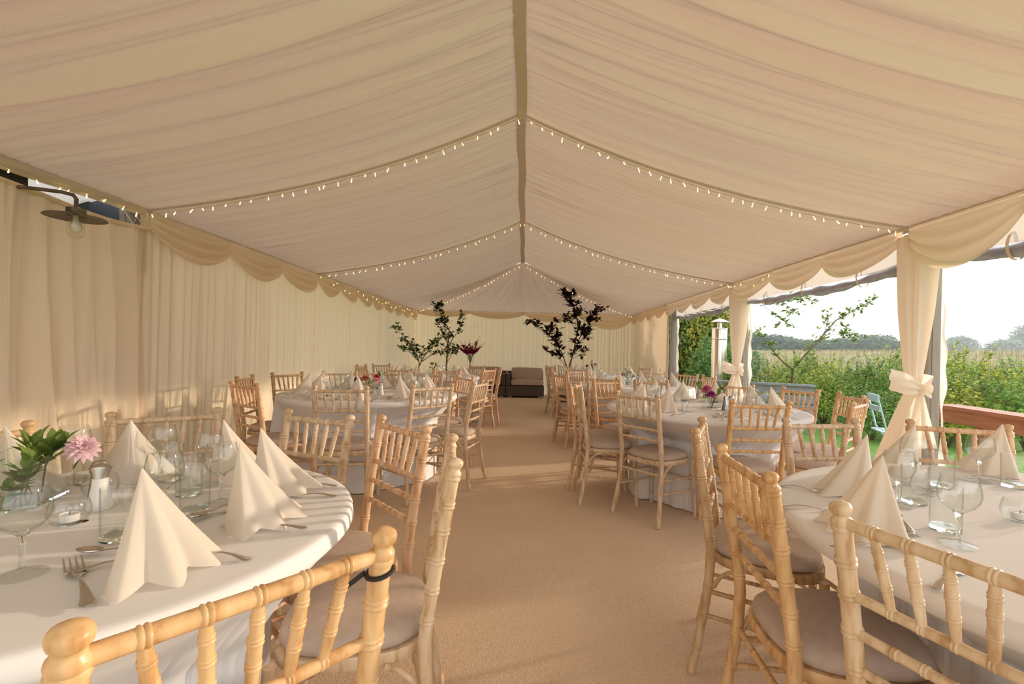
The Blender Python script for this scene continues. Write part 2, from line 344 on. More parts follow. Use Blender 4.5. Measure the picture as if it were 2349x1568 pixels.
# white flap and rolled window under the open eave
for k, (y0, y1, nm) in enumerate(((.7, 3.72, 'over the red bar top'), (3.95, 6.85, 'between the two tied pole curtains'), (7.05, 9.93, 'above the patio heater'))):
    drape('y', y0 - .05, y1 + .1, XW + .16, ZE + .0, 1.97, .3, .7, .01, 60 + k, 'trim_%d' % (40 + k), CANVAS, dens=.05, nz_=6)
    t = thing('rolled_window', 'rolled-up clear grey vinyl window under the eave ' + nm, 'window roll', (3.2, y0, 1.955), 0, 'rolled windows under the open eave')
    L = y1 - y0; ss = np.linspace(0, L, 50); rr = [.042 + .010 * math.sin(s * 6 + k) + .007 * math.sin(s * 17) for s in ss]
    MB().tube([(.008 * math.sin(s * 3), s, -.018 * math.sin(PI * s / L) * 2 + .01 * math.sin(s * 5)) for s in ss], rr, 14).build('rolled_vinyl', CLEARPVC, t)
    for q in (.2, .5, .8):
        s = L * q; c = (.008 * math.sin(s * 3), s, -.036 * math.sin(PI * q) + .01 * math.sin(s * 5))
        b = MB(); pts = []
        for j in range(17):
            a = 2 * PI * j / 16; pts.append((c[0] + .066 * math.cos(a), c[1], c[2] + .03 + .095 * math.sin(a)))
        b.loft([[(p[0], p[1] - .012, p[2]) for p in pts], [(p[0], p[1] + .012, p[2]) for p in pts]], False, False); b.build('strap', TRIM, t)

# swags along the eaves
def swag(p0, p1, nrm, depth, lift, seed, label, group, flip=1):
    p0 = np.array(p0); p1 = np.array(p1); nrm = np.array(nrm); r = np.random.RandomState(seed)
    nu, nv = 56, 44; u = np.linspace(0, 1, nu)[:, None]; v = np.linspace(0, 1, nv)[None]
    skew = r.uniform(-.08, .08); uu = np.clip(u + skew * np.sin(PI * u), 0, 1)
    cat = 4 * uu * (1 - uu); ph = r.uniform(0, 6)
    z = -v * (lift + (depth - lift) * cat ** .8)
    pinch = np.abs(2 * u - 1) ** 3
    fold = np.abs(np.sin(v ** 1.15 * PI * 3.4 + ph * .3 + 1.0 * (uu - .5)))
    off = .012 + .05 * np.sin(PI * np.clip(v, 0, 1)) * cat + .075 * fold * cat ** .6 * np.clip(v * 3, 0, 1) + .012 * pinch * np.sin(v * 22) ** 2
    base = p0 + (p1 - p0) * u[..., None]
    P = base + nrm * off[..., None]; P[..., 2] += z
    return tag(MB().grid(P).build('swag', SWAG, sharp=0), label, 'swag', group)
ys = [3.78, 4.80, 5.83, 6.84]
for i in range(3): swag((-XW, ys[i], ZE), (-XW, ys[i + 1], ZE), (1, 0, 0), .33, .14, i, 'cream swag on the closed side wall, %s along from the wall lamp' % ORD[i], 'swags on the closed side wall')
ys2 = [6.86, 7.66, 8.45, 9.25, 10.04]
for i in range(4): swag((-XW, ys2[i], ZE), (-XW, ys2[i + 1], ZE), (1, 0, 0), .30, .1, 20 + i, 'cream swag on the closed side wall, %s along from the wall lamp' % ORD[i + 3], 'swags on the closed side wall')
ys3 = [10.04, 10.8, 11.57, 12.33, YB]
for i in range(4): swag((-XW, ys3[i], ZE), (-XW, ys3[i + 1], ZE), (1, 0, 0), .30, .1, 30 + i, 'cream swag on the closed side wall, %s along from the wall lamp' % ORD[i + 7], 'swags on the closed side wall')
for i in range(4):
    x0 = -XW + i * 1.5; swag((x0, YB - .02, ZE), (x0 + 1.5, YB - .02, ZE), (0, -1, 0), (.18, .2, .26, .42)[i], .06, 40 + i, 'cream swag on the end wall, %s from the green plants towards the dark maple' % ORD[i], 'swags on the end wall')
xr = XW
yr = [1.9, 2.86, 3.72]
for i in range(2): swag((xr, yr[i], ZE), (xr, yr[i + 1], ZE), (-1, 0, 0), .40, .13, 50 + i, ('cream swag over the open side nearest the red bar top' if i else 'cream swag over the open side, cut off by the edge of the view'), 'swags over the open side')
yr = [3.78, 4.78, 5.8, 6.82]
for i in range(3): swag((xr, yr[i], ZE), (xr, yr[i + 1], ZE), (-1, 0, 0), .30, .12, 60 + i, 'cream swag over the open side, %s along from the larger pole curtain' % ORD[i], 'swags over the open side')
yr = [6.88, 7.67, 8.46, 9.25, 10.04]
for i in range(4): swag((xr, yr[i], ZE), (xr, yr[i + 1], ZE), (-1, 0, 0), .27, .1, 70 + i, 'cream swag over the open side, %s along from the smaller pole curtain' % ORD[i], 'swags over the open side')
yr = [10.04, 10.8, 11.57, 12.33, YB]
for i in range(4): swag((xr, yr[i], ZE), (xr, yr[i + 1], ZE), (-1, 0, 0), .27, .1, 80 + i, 'cream swag by the dark maple, %s along from the far post' % ORD[i], 'swags over the open side')

# tied pole curtains with bows
def pole_curtain(x, y, sc, label, blabel, seed, lean):
    b = MB(); n = 96; rings = []; r = np.random.RandomState(seed); ph = r.uniform(0, 6, 4)
    for z in np.linspace(2.16, .02, 60):
        if z > .97: q = (z - .97) / 1.19; rx = .035 + .105 * q ** .75; ry = .035 + .06 * q ** .75; cx_ = .03 * q; fl_ = .10 + .28 * (1 - abs(q - .5))
        else: q = (.97 - z) / .95; rx = .035 + .15 * q ** .8; ry = .035 + .10 * q ** .8; cx_ = -lean * q; fl_ = .16 + .18 * q
        ring = []
        for j in range(n):
            a = 2 * PI * j / n; m_ = 1 + fl_ * (math.sin(7 * a + ph[0]) * .6 + math.sin(11 * a + ph[1] + z) * .4)
            ring.append((cx_ + rx * m_ * math.cos(a), ry * m_ * math.sin(a), z))
        rings.append(ring)
    b.loft(rings); o = b.build('pole_curtain', VOILE, sharp=0); o.location = (x, y, 0); tag(o, label, 'curtain', 'tied pole curtains')
    t = thing('sash_bow', blabel, 'bow', (x - .02, y - .05, .98), 0, 'bows on the pole curtains'); t.scale = (1.25,) * 3
    for sg, L, up in ((-1, .17, .05), (1, .07, .02)):
        P = np.zeros((22, 12, 3))
        for i in range(22):
            a = i / 21 * 2 * PI; rad = .5 - .5 * math.cos(a)
            for j in range(12):
                w_ = (j / 11 - .5) * 2; hw = .018 + .05 * math.sin(rad * PI / 1.6)
                P[i, j] = (sg * (L * rad), -.02 - .045 * math.sin(a) + .008 * math.sin(w_ * 6), up * rad + w_ * hw + .006 * math.sin(w_ * 9 + a))
        MB().grid(P).build('bow_loop', VOILE, t, sharp=0)
    MB().lathe([(.004, -.03), (.026, -.022), (.034, 0), (.026, .022), (.004, .03)], 16, (0, -.02, 0)).build('knot', VOILE, t)
    for sg, dx in ((-1, -.10), (1, .03)):
        P = np.zeros((20, 9, 3))
        for i in range(20):
            s = i / 19
            for j in range(9):
                w_ = (j / 8 - .5) * 2; P[i, j] = (dx * s + w_ * (.02 + .03 * s), -.04 - .02 * s - .012 * math.cos(w_ * 4 + 2 * s), -.02 - s * .34)
        MB().grid(P).build('tail', VOILE, t, sharp=0)
pole_curtain(3.06, 3.74, 1, 'larger cream pole curtain tied with a bow, by the red bar top', 'cream organza bow round the larger pole curtain', 1, .17)
pole_curtain(3.06, 6.86, 1, 'smaller cream pole curtain tied with a bow, beside the patio heater', 'cream organza bow round the smaller pole curtain', 2, .10)

# fairy lights
def fairy(name_label, pts, n, seed):
    t = thing('fairy_light_string', name_label, 'fairy lights', pts[0], 0, 'warm fairy light strings'); o0 = Vector(pts[0]); r = random.Random(seed)
    P = [Vector(p) - o0 for p in pts]
    MB().tube([p + Vector((0, 0, .004 * math.sin(i * 2.1))) for i, p in enumerate(P)], .0035, 6).build('wire', TRIM, t)
    for i in range(n):
        s = (i + .5 + r.uniform(-.3, .3)) / n * (len(P) - 1); k = min(int(s), len(P) - 2); c = P[k].lerp(P[k + 1], s - k)
        d = Vector((r.uniform(-.6, .6), r.uniform(-.6, .1), -1)).normalized() * r.uniform(.018, .034)
        b = MB(); b.tube([c + d * .25, c + d, c + d * 1.2, c + d * 1.45], [.002, .0035, .0048, .002], 8); o = b.build('bulb', BULB, t)
def along(f, x0, x1, y, n=30): return [(x, y, f(x)) for x in np.linspace(x0, x1, n)]
fz = lambda x: ceil_pt(x) - .045
fairy('string of warm fairy lights along the first rafter seam above the closed side', along(fz, -2.96, XR0, 3.73), 30, 1)
fairy('string of warm fairy lights along the first rafter seam above the open side', along(fz, XR0, 2.96, 3.73), 32, 2)
fairy('string of warm fairy lights along the second rafter seam above the closed side', along(fz, -2.96, XR0, 6.83), 27, 3)
fairy('string of warm fairy lights along the second rafter seam above the open side', along(fz, XR0, 2.96, 6.83), 29, 4)
def hip(x1, n=26):
    out_ = []
    for q in np.linspace(0.01, .99, n):
        out_.append((XR0 + (x1 - XR0) * q, FY[4] + (YB - FY[4]) * q - .03, ZR + (ZE - ZR) * q - .44 * q * (1 - q) - .05))
    return out_
fairy('string of warm fairy lights down the hip seam over the green plants', hip(-XW), 32, 5)
fairy('string of warm fairy lights down the hip seam over the dark maple', hip(XW), 28, 6)
fairy('string of warm fairy lights along the eave by the wall lamp', [(-2.975 + .01 * math.sin(y * 9), y, ZE - .05 + .02 * math.sin(y * 6)) for y in np.linspace(2.3, 3.7, 20)], 11, 7)
fairy('string of warm fairy lights looped over the far swags of the closed side', [(-2.9 + .015 * math.sin(y * 9), y, ZE - .10 + .05 * math.sin(y * 7)) for y in np.linspace(7.1, 12.6, 40)], 24, 8)
fairy('string of warm fairy lights over the swags by the smaller pole curtain', [(2.9, y, ZE - .09 + .04 * math.sin(y * 7)) for y in np.linspace(5.6, 6.7, 14)], 6, 9)

# eave strap, lamp and building outside the closed side
eb = MB(); P = np.zeros((40, 5, 3))
for i, y in enumerate(np.linspace(-2.4, 3.74, 40)):
    for j in range(5): P[i, j] = (-3.0 + .035 * math.sin(j * .9) + .004 * math.sin(y * 11 + j), y, ZE + .02 - j * .02 - .008 * math.sin(y * 3))
trim(eb.grid(P).build('trim', TRIM, sharp=0))
bw = MB().box((-4.3, 1.2, 1.5), (.2, 9.0, 3.0)); struct(bw.build('wall_outside', WHITEWALL, smooth=False))
P = np.zeros((30, 8, 3))
for i, y in enumerate(np.linspace(-2.4, 3.62, 30)):
    for j in range(8): P[i, j] = (-3.08 - j * .08, y, ZE + .06 - (j / 7) ** 2 * .11 - .10 * max(0, (y - 2.9)) * (j / 7))
tag(MB().grid(P).build('canvas_flap', CANVAS, sharp=0), 'white canvas flap behind the eave lights above the wall lamp', 'canvas')
tag(MB().box((-3.2, .95, 2.13), (.12, 4.1, .11), Matrix.Rotation(.012, 3, 'X')).build('timber_beam', DARKWOOD, smooth=False), 'black timber beam behind the wall lamp arm', 'beam')
tag(MB().box((-3.36, 3.86, 2.17), (.1, .52, .24)).build('slate_panel', SLATE, smooth=False), 'blue-black slate panel between the wall lamp and the roped post', 'slate')
t = thing('hanging_rope', 'pale rope looped over the grey post beside the wall lamp', 'rope', (-3.0, 3.72, 2.1))
MB().tube([(-.05, -.12, .1), (-.02, -.06, .0), (.0, -.02, .1), (.02, .02, -.02), (.02, .02, -.2), (.025, .015, -.36)], .006, 6).build('rope_end', CANVAS, t)
MB().tube([(-.04, -.02, .1), (-.01, .0, .02), (.01, .03, .1)], .006, 6).build('rope_loop', CANVAS, t)
LP = Vector((-2.74, 2.90, 1.985))
t = thing('wall_lamp', 'weathered metal disc-shade wall lamp with a clear glass jar above the loose curtain', 'lamp', LP)
LR = Matrix.Rotation(math.radians(3), 3, 'Y')
arm = [(-.34, -.17, .085), (-.25, -.12, .1), (-.15, -.06, .105), (-.07, -.02, .105), (-.02, 0, .095), (0, 0, .07), (0, 0, .0)]
MB().tube(arm, .011, 10).build('arm', LAMPMETAL, t)
MB().lathe([(.001, .012), (.045, .012), (.048, .01), (.048, -.028), (.001, -.028)], 28).build('cap', LAMPMETAL, t)
MB().lathe([(.046, -.022), (.09, -.028), (.15, -.042), (.152, -.046), (.148, -.046), (.09, -.034), (.044, -.03)], 40).build('shade', LAMPMETAL, t)
MB().lathe([(.040, -.03), (.042, -.06), (.042, -.13), (.034, -.155), (.015, -.168), (.001, -.17)], 28).build('glass_jar', GLASS, t)
MB().lathe([(.012, -.03), (.014, -.06), (.03, -.085), (.033, -.105), (.025, -.128), (.001, -.138)], 20).build('bulb', OPAL, t)

# ------------------------------------------------------------------ chiavari chairs
def turned(b, path, r0, nodes, n=14, taper=None, top=None):
    """turned bamboo-style bar; path(s) for s in 0..L, double rings at the given s"""
    L = path[1]; fn = path[0]; S = {0.0: 1, L: 1}
    prof = []
    base = lambda s: r0 * (taper(s / L) if taper else 1)
    for q in np.linspace(0, L, 9): prof.append((q, base(q)))
    k = r0 / .017
    for s0 in nodes:
        for ds, dr in ((-.0095, 0), (-.0080, .0020), (-.0050, .0030), (-.0022, .0018), (0, -.0004), (.0022, .0018), (.0050, .0030), (.0080, .0020), (.0095, 0)):
            s = s0 + ds * max(k, .62)
            if 0 <= s <= L: prof.append((s, base(s) + dr * max(k, .5)))
    if top: prof = [p for p in prof if p[0] < top[0][0]] + list(top)
    prof.sort()
    b.tube([fn(s) for s, _ in prof], [r for _, r in prof], n)
    return b
def line(p, q):
    p = Vector(p); q = Vector(q); L = (q - p).length; return (lambda s: p.lerp(q, s / L), L)
def bx(z): return .1775 + .028 * max(0, (.44 - z) / .44) ** 1.6
def by(z): return -.185 - (.062 * max(0, (.44 - z) / .44) ** 1.5) - .072 * (max(0, z - .44) / .48) ** 1.2
def superel(a, b, n, cy, skew, k=40):
    o = []
    for j in range(k):
        t = 2 * PI * j / k; c, s = math.cos(t), math.sin(t)
        x = a * math.copysign(abs(c) ** (2 / n), c); y = b * math.copysign(abs(s) ** (2 / n), s); o.append((x * (1 + skew * y / b), y + cy))
    return o
def make_chair():
    t = thing('chiavari_chair', '', 'chair')
    for sg in (-1, 1):
        fn = (lambda s, sg=sg: Vector((sg * bx(s), by(s), s)), .92)
        top = [(.862, .017), (.864, .0195), (.869, .020), (.873, .018), (.876, .0195), (.881, .020), (.885, .0185), (.889, .0145), (.894, .0140), (.897, .0165), (.901, .0192), (.908, .0200), (.914, .0180), (.918, .012), (.920, .004)]
        turned(MB(), fn, .0172, [.10, .22, .33, .51, .585, .66, .735, .80], 16, top=top, taper=lambda q: .86 + .14 * min(1, q * 2)).build('back_post', WOOD, t)
        turned(MB(), line((sg * .197, .205, 0), (sg * .182, .178, .425)), .0165, [.09, .20, .30, .37], 14, taper=lambda q: .85 + .15 * q).build('front_leg', WOOD, t)
    z = .878; xs = bx(z)
    turned(MB(), line((-xs, by(z), z), (xs, by(z), z)), .0118, [2 * xs * (i / 6) for i in range(1, 6)], 12).build('top_rail', WOOD, t)
    for z, nm in ((.735, 'middle_rail'), (.66, 'lower_rail'), (.585, 'lower_rail')):
        x_ = bx(z); turned(MB(), line((-x_, by(z), z), (x_, by(z), z)), .0098, [x_ + d for d in (-.098, -.049, 0, .049, .098)], 12).build(nm, WOOD, t)
    for i in range(5):
        xt = -.1775 + .355 * (i + 1) / 6; xb = (i - 2) * .049
        turned(MB(), line((xb, by(.735), .737), (xt, by(.878), .876)), .0092, [.046, .082, .112], 12, taper=lambda q: .62 + .38 * math.sin(PI * min(1, max(0, q * .9 + .06))) ** .6).build('spindle', WOOD, t)
    o1 = superel(.198, .198, 3.2, .0, .05)
    b = MB(); b.loft([[(x * k, y * k, z) for x, y in o1] for k, z in ((.90, .405), (.985, .405), (1.0, .410), (1.0, .432), (.985, .438), (.90, .438))]); b.build('seat_frame', WOOD, t)
    o2 = superel(.19, .19, 2.9, .0, .04)
    b = MB(); b.loft([[(x * k, y * k, z) for x, y in o2] for k, z in ((.95, .437), (1.0, .445), (1.012, .456), (.995, .468), (.94, .479), (.80, .488), (.55, .494), (.25, .497), (.05, .498))]); b.build('seat_cushion', CUSH, t)
    for z1, z2, p, q in ((.31, .31, None, 0), (.22, .22, None, 0)):
        for sg in (-1, 1):
            turned(MB(), line((sg * bx(z1), by(z1), z1), (sg * (.185 + .008), .192 if z1 > .3 else .197, z2 - .02)), .0085, [.08, .19, .30], 10).build('side_stretcher', WOOD, t)
    turned(MB(), line((-.188, .188, .27), (.188, .188, .27)), .0088, [.07, .14, .2, .27], 10).build('front_stretcher', WOOD, t)
    turned(MB(), line((-bx(.34), by(.34), .345), (bx(.34), by(.34), .345)), .0088, [.07, .14, .2, .27], 10).build('rear_stretcher', WOOD, t)
    for sg in (-1, 1):
        MB().tube([(sg * .186, -.175, .33), (sg * .189, -.155, .37), (sg * .19, -.125, .395), (sg * .19, -.09, .408)], .008, 8).build('corner_bracket', WOOD, t)
    return t
CHAIR = Kind(make_chair())
TONE = {'lime': (1, 1, 1, 1), 'gold': (1.03, .86, .62, 1), 'pink': (1.05, .90, .80, 1), 'pale': (1.08, 1.06, 1.02, 1), 'tan': (.86, .76, .62, 1)}
chairs = {}
def chair(table, mx, my, fx, fy, label, tone='lime'):
    """mid point of the back's top and facing direction"""
    l = math.hypot(fx, fy); fx /= l; fy /= l
    x, y = mx + fx * .257, my + fy * .257; rz = math.atan2(fy, fx) - PI / 2
    c = CHAIR.put((x, y, 0), rz, label, 'limed wood banquet chairs', col=TONE[tone]); chairs.setdefault(table, []).append((x, y, rz)); return c
TB = {'L1': (-1.05, 1.145, .61), 'L2': (-1.43, 4.5, .80), 'L3': (-1.5, 7.6, .80), 'R1': (1.56, 1.16, .83), 'R2': (1.5, 3.95, .78), 'R3': (1.5, 6.45, .78), 'R4': (1.5, 9.1, .78)}
TNAME = {'L1': 'pink dahlia table', 'L2': 'coral dahlia table', 'L3': 'lime flower table', 'R1': 'bar-top table', 'R2': 'magenta peony table', 'R3': 'white blossom table', 'R4': 'purple pompom table'}
w_ = 'chiavari chair '
c1 = chair('L1', -.324, .605, -.756, .654, 'glossy yellow chiavari chair with a black tie on one post, at the pink dahlia table', 'gold')
chair('L1', -.195, 1.40, -.985, -.17, 'pale worn chiavari chair side-on to the aisle at the pink dahlia table', 'pale')
chair('L1', -.46, 1.85, -.72, -.66, 'pinkish narrow-looking chiavari chair, farther aisle seat of the pink dahlia table', 'pink')
chair('L1', -.865, 2.03, -.40, -.90, w_ + 'facing the camera between the pink and coral dahlia tables')
chair('L1', -1.48, 1.99, .60, -.79, w_ + 'behind the pink dahlia table, against the loose curtain')
chair('L1', -1.79, 1.49, .86, -.5, w_ + 'at the picture edge, behind the pink dahlia', 'tan')
L2 = [(-1.29, 3.38, 'back to the camera, directly before the coral dahlias', 'lime'), (-2.06, 3.52, 'back turned, first by the loose curtain', 'pink'), (-2.51, 4.30, 'sideways against the wall, behind the first wall-side one', 'tan'),
      (-2.45, 4.96, 'alone against the pleated wall, facing the coral dahlias', 'tan'), (-2.09, 5.45, 'facing the camera, far wall corner', 'lime'), (-1.63, 5.58, 'facing the camera, directly behind the coral dahlias', 'pink'),
      (-1.10, 5.55, 'facing the camera, far aisle corner', 'lime'), (-.70, 3.74, 'back to the camera, aisle corner', 'lime'), (-.61, 5.05, 'farther of two on the aisle side', 'pink'), (-.37, 4.24, 'side-on in the aisle', 'lime')]
for x, y, l, tn_ in L2: chair('L2', x, y, TB['L2'][0] - x, TB['L2'][1] - y, w_ + 'at the coral dahlia table, ' + l, tn_)
L3 = [(-1.69, 6.52, 'dark-edged back to the camera, wall side'), (-2.33, 6.85, 'by the pleated wall, near corner'), (-2.60, 7.66, 'at the pleated wall, small and side-on'), (-2.44, 8.19, 'far wall corner, facing the camera'),
      (-.81, 8.47, 'far aisle corner, beside the gladioli table'), (-.50, 7.12, 'near aisle corner, facing inwards'), (-.36, 7.70, 'outermost in the aisle, edge-on'), (-1.05, 6.61, 'back to the camera, aisle side')]
for x, y, l in L3: chair('L3', x, y, TB['L3'][0] - x, TB['L3'][1] - y, w_ + 'at the lime flower table, ' + l, 'pink' if 'aisle' in l else 'lime')
chair('R1', .615, 1.33, .99, -.08, 'yellowish chiavari chair with a full taupe seat, aisle side of the candle glass table', 'gold')
chair('R1', .735, 1.99, .905, -.42, 'narrow edge-on chiavari chair behind the yellowish aisle chair', 'tan')
chair('R1', .685, .765, .94, .34, 'large cropped chiavari chair back in the lower corner by the fork', 'pale')
chair('R1', 1.39, 2.22, .14, -.99, w_ + 'facing the camera, nearest the magenta peony table, with a white seat behind', 'lime')
chair('R1', 2.0, 2.19, -.357, -.934, w_ + 'facing the camera in front of the larger pole curtain', 'pink')
R2 = [(.815, 3.42, 'back to the camera, first on the aisle side', 'lime'), (1.5, 3.0, 'back to the camera, directly before the peonies', 'gold'), (2.24, 3.16, 'turned sideways on the open side, nearer', 'pink'), (2.62, 3.80, 'pale pink, turned sideways, farther', 'pink'),
      (2.51, 4.31, 'facing in, by the grey timber', 'pink'), (2.10, 4.75, 'facing the camera before the smaller pole curtain', 'pink'), (1.37, 5.10, 'facing the camera, hidden behind glasses', 'tan'), (.86, 4.91, 'facing the camera, far aisle corner', 'gold'),
      (.47, 4.34, 'side-on in the aisle, farther of two', 'pink'), (.45, 3.93, 'side-on in the aisle, nearer of two', 'lime')]
for x, y, l, tn_ in R2: chair('R2', x, y, TB['R2'][0] - x, TB['R2'][1] - y, w_ + 'at the magenta peony table, ' + l, tn_)
R3 = [(.91, 5.48, 'dark-edged back to the camera'), (.46, 6.08, 'aisle side, nearer of two'), (.42, 6.50, 'aisle side, farther of two'), (.78, 7.22, 'facing the camera, far aisle corner'), (2.04, 7.45, 'facing the camera, far side'), (2.42, 7.02, 'open side, farther'), (2.56, 6.55, 'open side, nearer')]
for x, y, l in R3: chair('R3', x, y, TB['R3'][0] - x, TB['R3'][1] - y, w_ + 'at the white blossom table, ' + l, 'pink')
R4 = [(.93, 8.16, 'back to the camera'), (.46, 8.85, 'side-on in the aisle by the sofa'), (.56, 9.62, 'small one behind the aisle chair'), (.87, 9.98, 'facing the camera under the maple'), (2.45, 9.55, 'facing the camera by the end wall'), (2.55, 8.80, 'by the far post')]
for x, y, l in R4: chair('R4', x, y, TB['R4'][0] - x, TB['R4'][1] - y, w_ + 'at the purple pompom table, ' + l)
# black tie on the yellow chair's post
bm_ = MB(); zt = .848; px_, py_ = bx(zt), by(zt)
bm_.tube([(px_ + .0195 * math.cos(a), py_ + .0195 * math.sin(a), zt + .004 * math.cos(a)) for a in np.linspace(0, 2 * PI, 20)], .004, 6)
bm_.loft([[(px_ - .018, py_ + .012, zt + .004), (px_ - .018, py_ + .012, zt - .004), (px_ - .019, py_ + .014, zt - .004), (px_ - .019, py_ + .014, zt + .004)],
          [(px_ - .045, py_ + .022, zt - .014), (px_ - .045, py_ + .022, zt - .021), (px_ - .046, py_ + .024, zt - .021), (px_ - .046, py_ + .024, zt - .014)],
          [(px_ - .055, py_ + .026, zt - .034), (px_ - .055, py_ + .026, zt - .037), (px_ - .056, py_ + .027, zt - .037), (px_ - .056, py_ + .027, zt - .034)]])
o = bm_.build('zip_tie', BLACK, [c for c in c1.children if c.name.startswith('back_post')][-1]); o['label'] = 'black cable tie'; o.color = (1, 1, 1, 1)

# ------------------------------------------------------------------ tables and cloths
HT = .765
ttop = MB()
def table(key):
    cx, cy, R = TB[key]; nm = TNAME[key]
    t = thing('banquet_table', 'round wooden banquet table hidden under the cloth of the ' + nm, 'table', (cx, cy, 0), 0, 'round banquet tables')
    MB().lathe([(.001, .735), (R - .02, .735), (R - .012, .745), (R - .012, .752), (R - .02, .757), (.001, .757)], 64).build('tabletop', REDWOOD, t)
    MB().lathe([(.03, .02), (.035, .4), (.03, .735)], 16).build('pedestal', BLACK, t)
    for a in range(4):
        an = PI / 4 + a * PI / 2; MB().box((.1 * math.cos(an), .1 * math.sin(an), .02), (.2, .04, .03), Matrix.Rotation(an, 3, 'Z')).build('foot', BLACK, t, smooth=False)
    # cloth: pushed in where chairs are tucked under
    nth = 720; TH = np.linspace(0, 2 * PI, nth, endpoint=False); r = np.random.RandomState(sum(map(ord, key)))
    lim = np.full(nth, 9.)
    rr = np.arange(.10, R + .35, .012)
    for x, y, rz in chairs[key]:
        c, s = math.cos(-rz), math.sin(-rz); X = cx + rr[:, None] * np.cos(TH)[None] - x; Y = cy + rr[:, None] * np.sin(TH)[None] - y
        u = c * X - s * Y; v = s * X + c * Y; ins = (np.abs(u) < .235) & (v < .24) & (v > -.5)
        hit = ins.any(0); first = np.where(hit, rr[np.argmax(ins, 0)] - .012, 9.); lim = np.minimum(lim, first)
    cap_ = np.minimum(lim, R + .3)
    ker = np.ones(13) / 13; cs = np.convolve(np.concatenate([cap_[-6:], cap_, cap_[:6]]), ker, 'valid'); lim = np.minimum(cap_, cs)
    k = np.linspace(0, 2 * PI, nth, endpoint=False)
    f1 = np.zeros(nth)
    for q in range(3, 30):
        f1 += r.normal() * np.cos(q * TH + r.uniform(0, 6)) * (1 / (1 + abs(q - 13) * .16))
    f1 /= np.abs(f1).max(); f1 = np.sign(f1) * np.abs(f1) ** .8
    prof = [(0.02, HT, 0), (.3, HT, 0), (.6, HT, 0), (.8, HT, 0), (.9, HT, 0), (.96, HT, 0), (.985, HT - .0005, 0), (.997, HT - .004, 0), (1.004, HT - .012, 0)]
    for q in np.linspace(.03, 1, 40): prof.append((1.006 + .06 * q, HT - .012 - (HT - .018) * q, q))
    P = np.zeros((len(prof), nth + 1, 3))
    for i, (ra, z, q) in enumerate(prof):
        rad = np.full(nth, ra * R)
        if q > 0:
            rad = rad + .072 * f1 * min(1, q * 1.3) ** 1.1 + .01 * q
            b_ = np.clip((.722 - z) / .20, 0, 1) ** .8; tgt = np.minimum(rad, lim + .006 * f1)
            rad = rad + (tgt - rad) * b_
            if q > .9: rad = rad + .03 * np.clip(f1, 0, 1) * (q - .9) / .1
        rad = np.concatenate([rad, rad[:1]]); th = np.concatenate([TH, TH[:1]])
        P[i, :, 0] = cx + rad * np.cos(th); P[i, :, 1] = cy + rad * np.sin(th); P[i, :, 2] = z + (.004 * np.concatenate([f1, f1[:1]]) if q > .95 else 0)
    o = MB().grid(P).build('tablecloth', LINEN, sharp=0)
    tag(o, 'white floor-length tablecloth on the ' + nm, 'tablecloth', 'white round tablecloths')
for k in TB: table(k)

# ------------------------------------------------------------------ place settings
def make_napkin(seed, flop=0):
    r = np.random.RandomState(seed); b = MB(); nth, nz_ = 144, 22; th = np.linspace(-PI, PI, nth + 1)
    rad = np.zeros(nth + 1)
    key = [(-180, .014), (-150, .018), (-115, .026), (-85, .050), (-66, .105), (-52, .160), (-36, .112), (-18, .170), (-2, .118), (16, .172), (33, .114), (50, .160), (64, .105), (85, .050), (115, .026), (150, .018), (180, .014)]
    ks = np.array([k_[0] for k_ in key]) * PI / 180; kr = np.array([k_[1] * (1 + (r.uniform(-.14, .14) if abs(k_[0]) < 90 else 0)) for k_ in key])
    rad = np.interp(th, ks, kr); rad = (np.roll(rad[:-1], 1) + 2 * rad[:-1] + np.roll(rad[:-1], -1)) / 4; rad = np.append(rad, rad[0])
    val = np.interp(th, ks, np.array([0, 0, 0, 0, 0, 0, 1, 0, 1, 0, 1, 0, 0, 0, 0, 0, 0]))
    H = .19; P = np.zeros((nz_, nth + 1, 3))
    for i in range(nz_):
        q = 1 - i / (nz_ - 1)          # 1 at the base
        qq = .012 + q ** 1.02 * .988
        sm = rad * q + (1 - q) * np.interp(th, ks, np.array([.014, .018, .026, .05, .09, .12, .13, .138, .142, .138, .13, .12, .09, .05, .026, .018, .014]))
        P[i, :, 0] = np.sin(th) * sm * qq; P[i, :, 1] = np.cos(th) * sm * qq + .0
        P[i, :, 2] = H * (1 - q) + .012 * val * q ** 3
        if flop: P[i, :, 2] *= .55; P[i, :, 1] += .13 * (1 - q); P[i, :, 0] -= .10 * (1 - q)
    P[:, :, 1] -= .07
    o = b.grid(P[::-1]).build('napkin', NAPKIN, sharp=0); return tag(o, '', 'napkin')
NAPS = [Kind(make_napkin(s)) for s in (1, 2, 3)]; NAPF = Kind(make_napkin(9, 1))
def make_wine():
    t = thing('wine_glass', '', 'glass')
    MB().lathe([(.0045, .076), (.016, .081), (.030, .092), (.0385, .105), (.0415, .118), (.0405, .134), (.0365, .152), (.0345, .163), (.0340, .1645), (.0335, .163), (.0355, .152), (.0395, .134), (.0405, .118), (.0375, .106), (.029, .0935), (.014, .0835), (.001, .080)], 40).build('bowl', GLASS, t)
    MB().lathe([(.0055, .006), (.0048, .014), (.0042, .03), (.0045, .055), (.0065, .070), (.011, .0785), (.008, .082), (.001, .0825)], 20).build('stem', SGLASS, t)
    MB().lathe([(.001, .0006), (.036, .0006), (.0372, .0018), (.036, .0030), (.022, .0052), (.010, .0085), (.006, .013), (.001, .014)], 40).build('foot', GLASS, t)
    return t
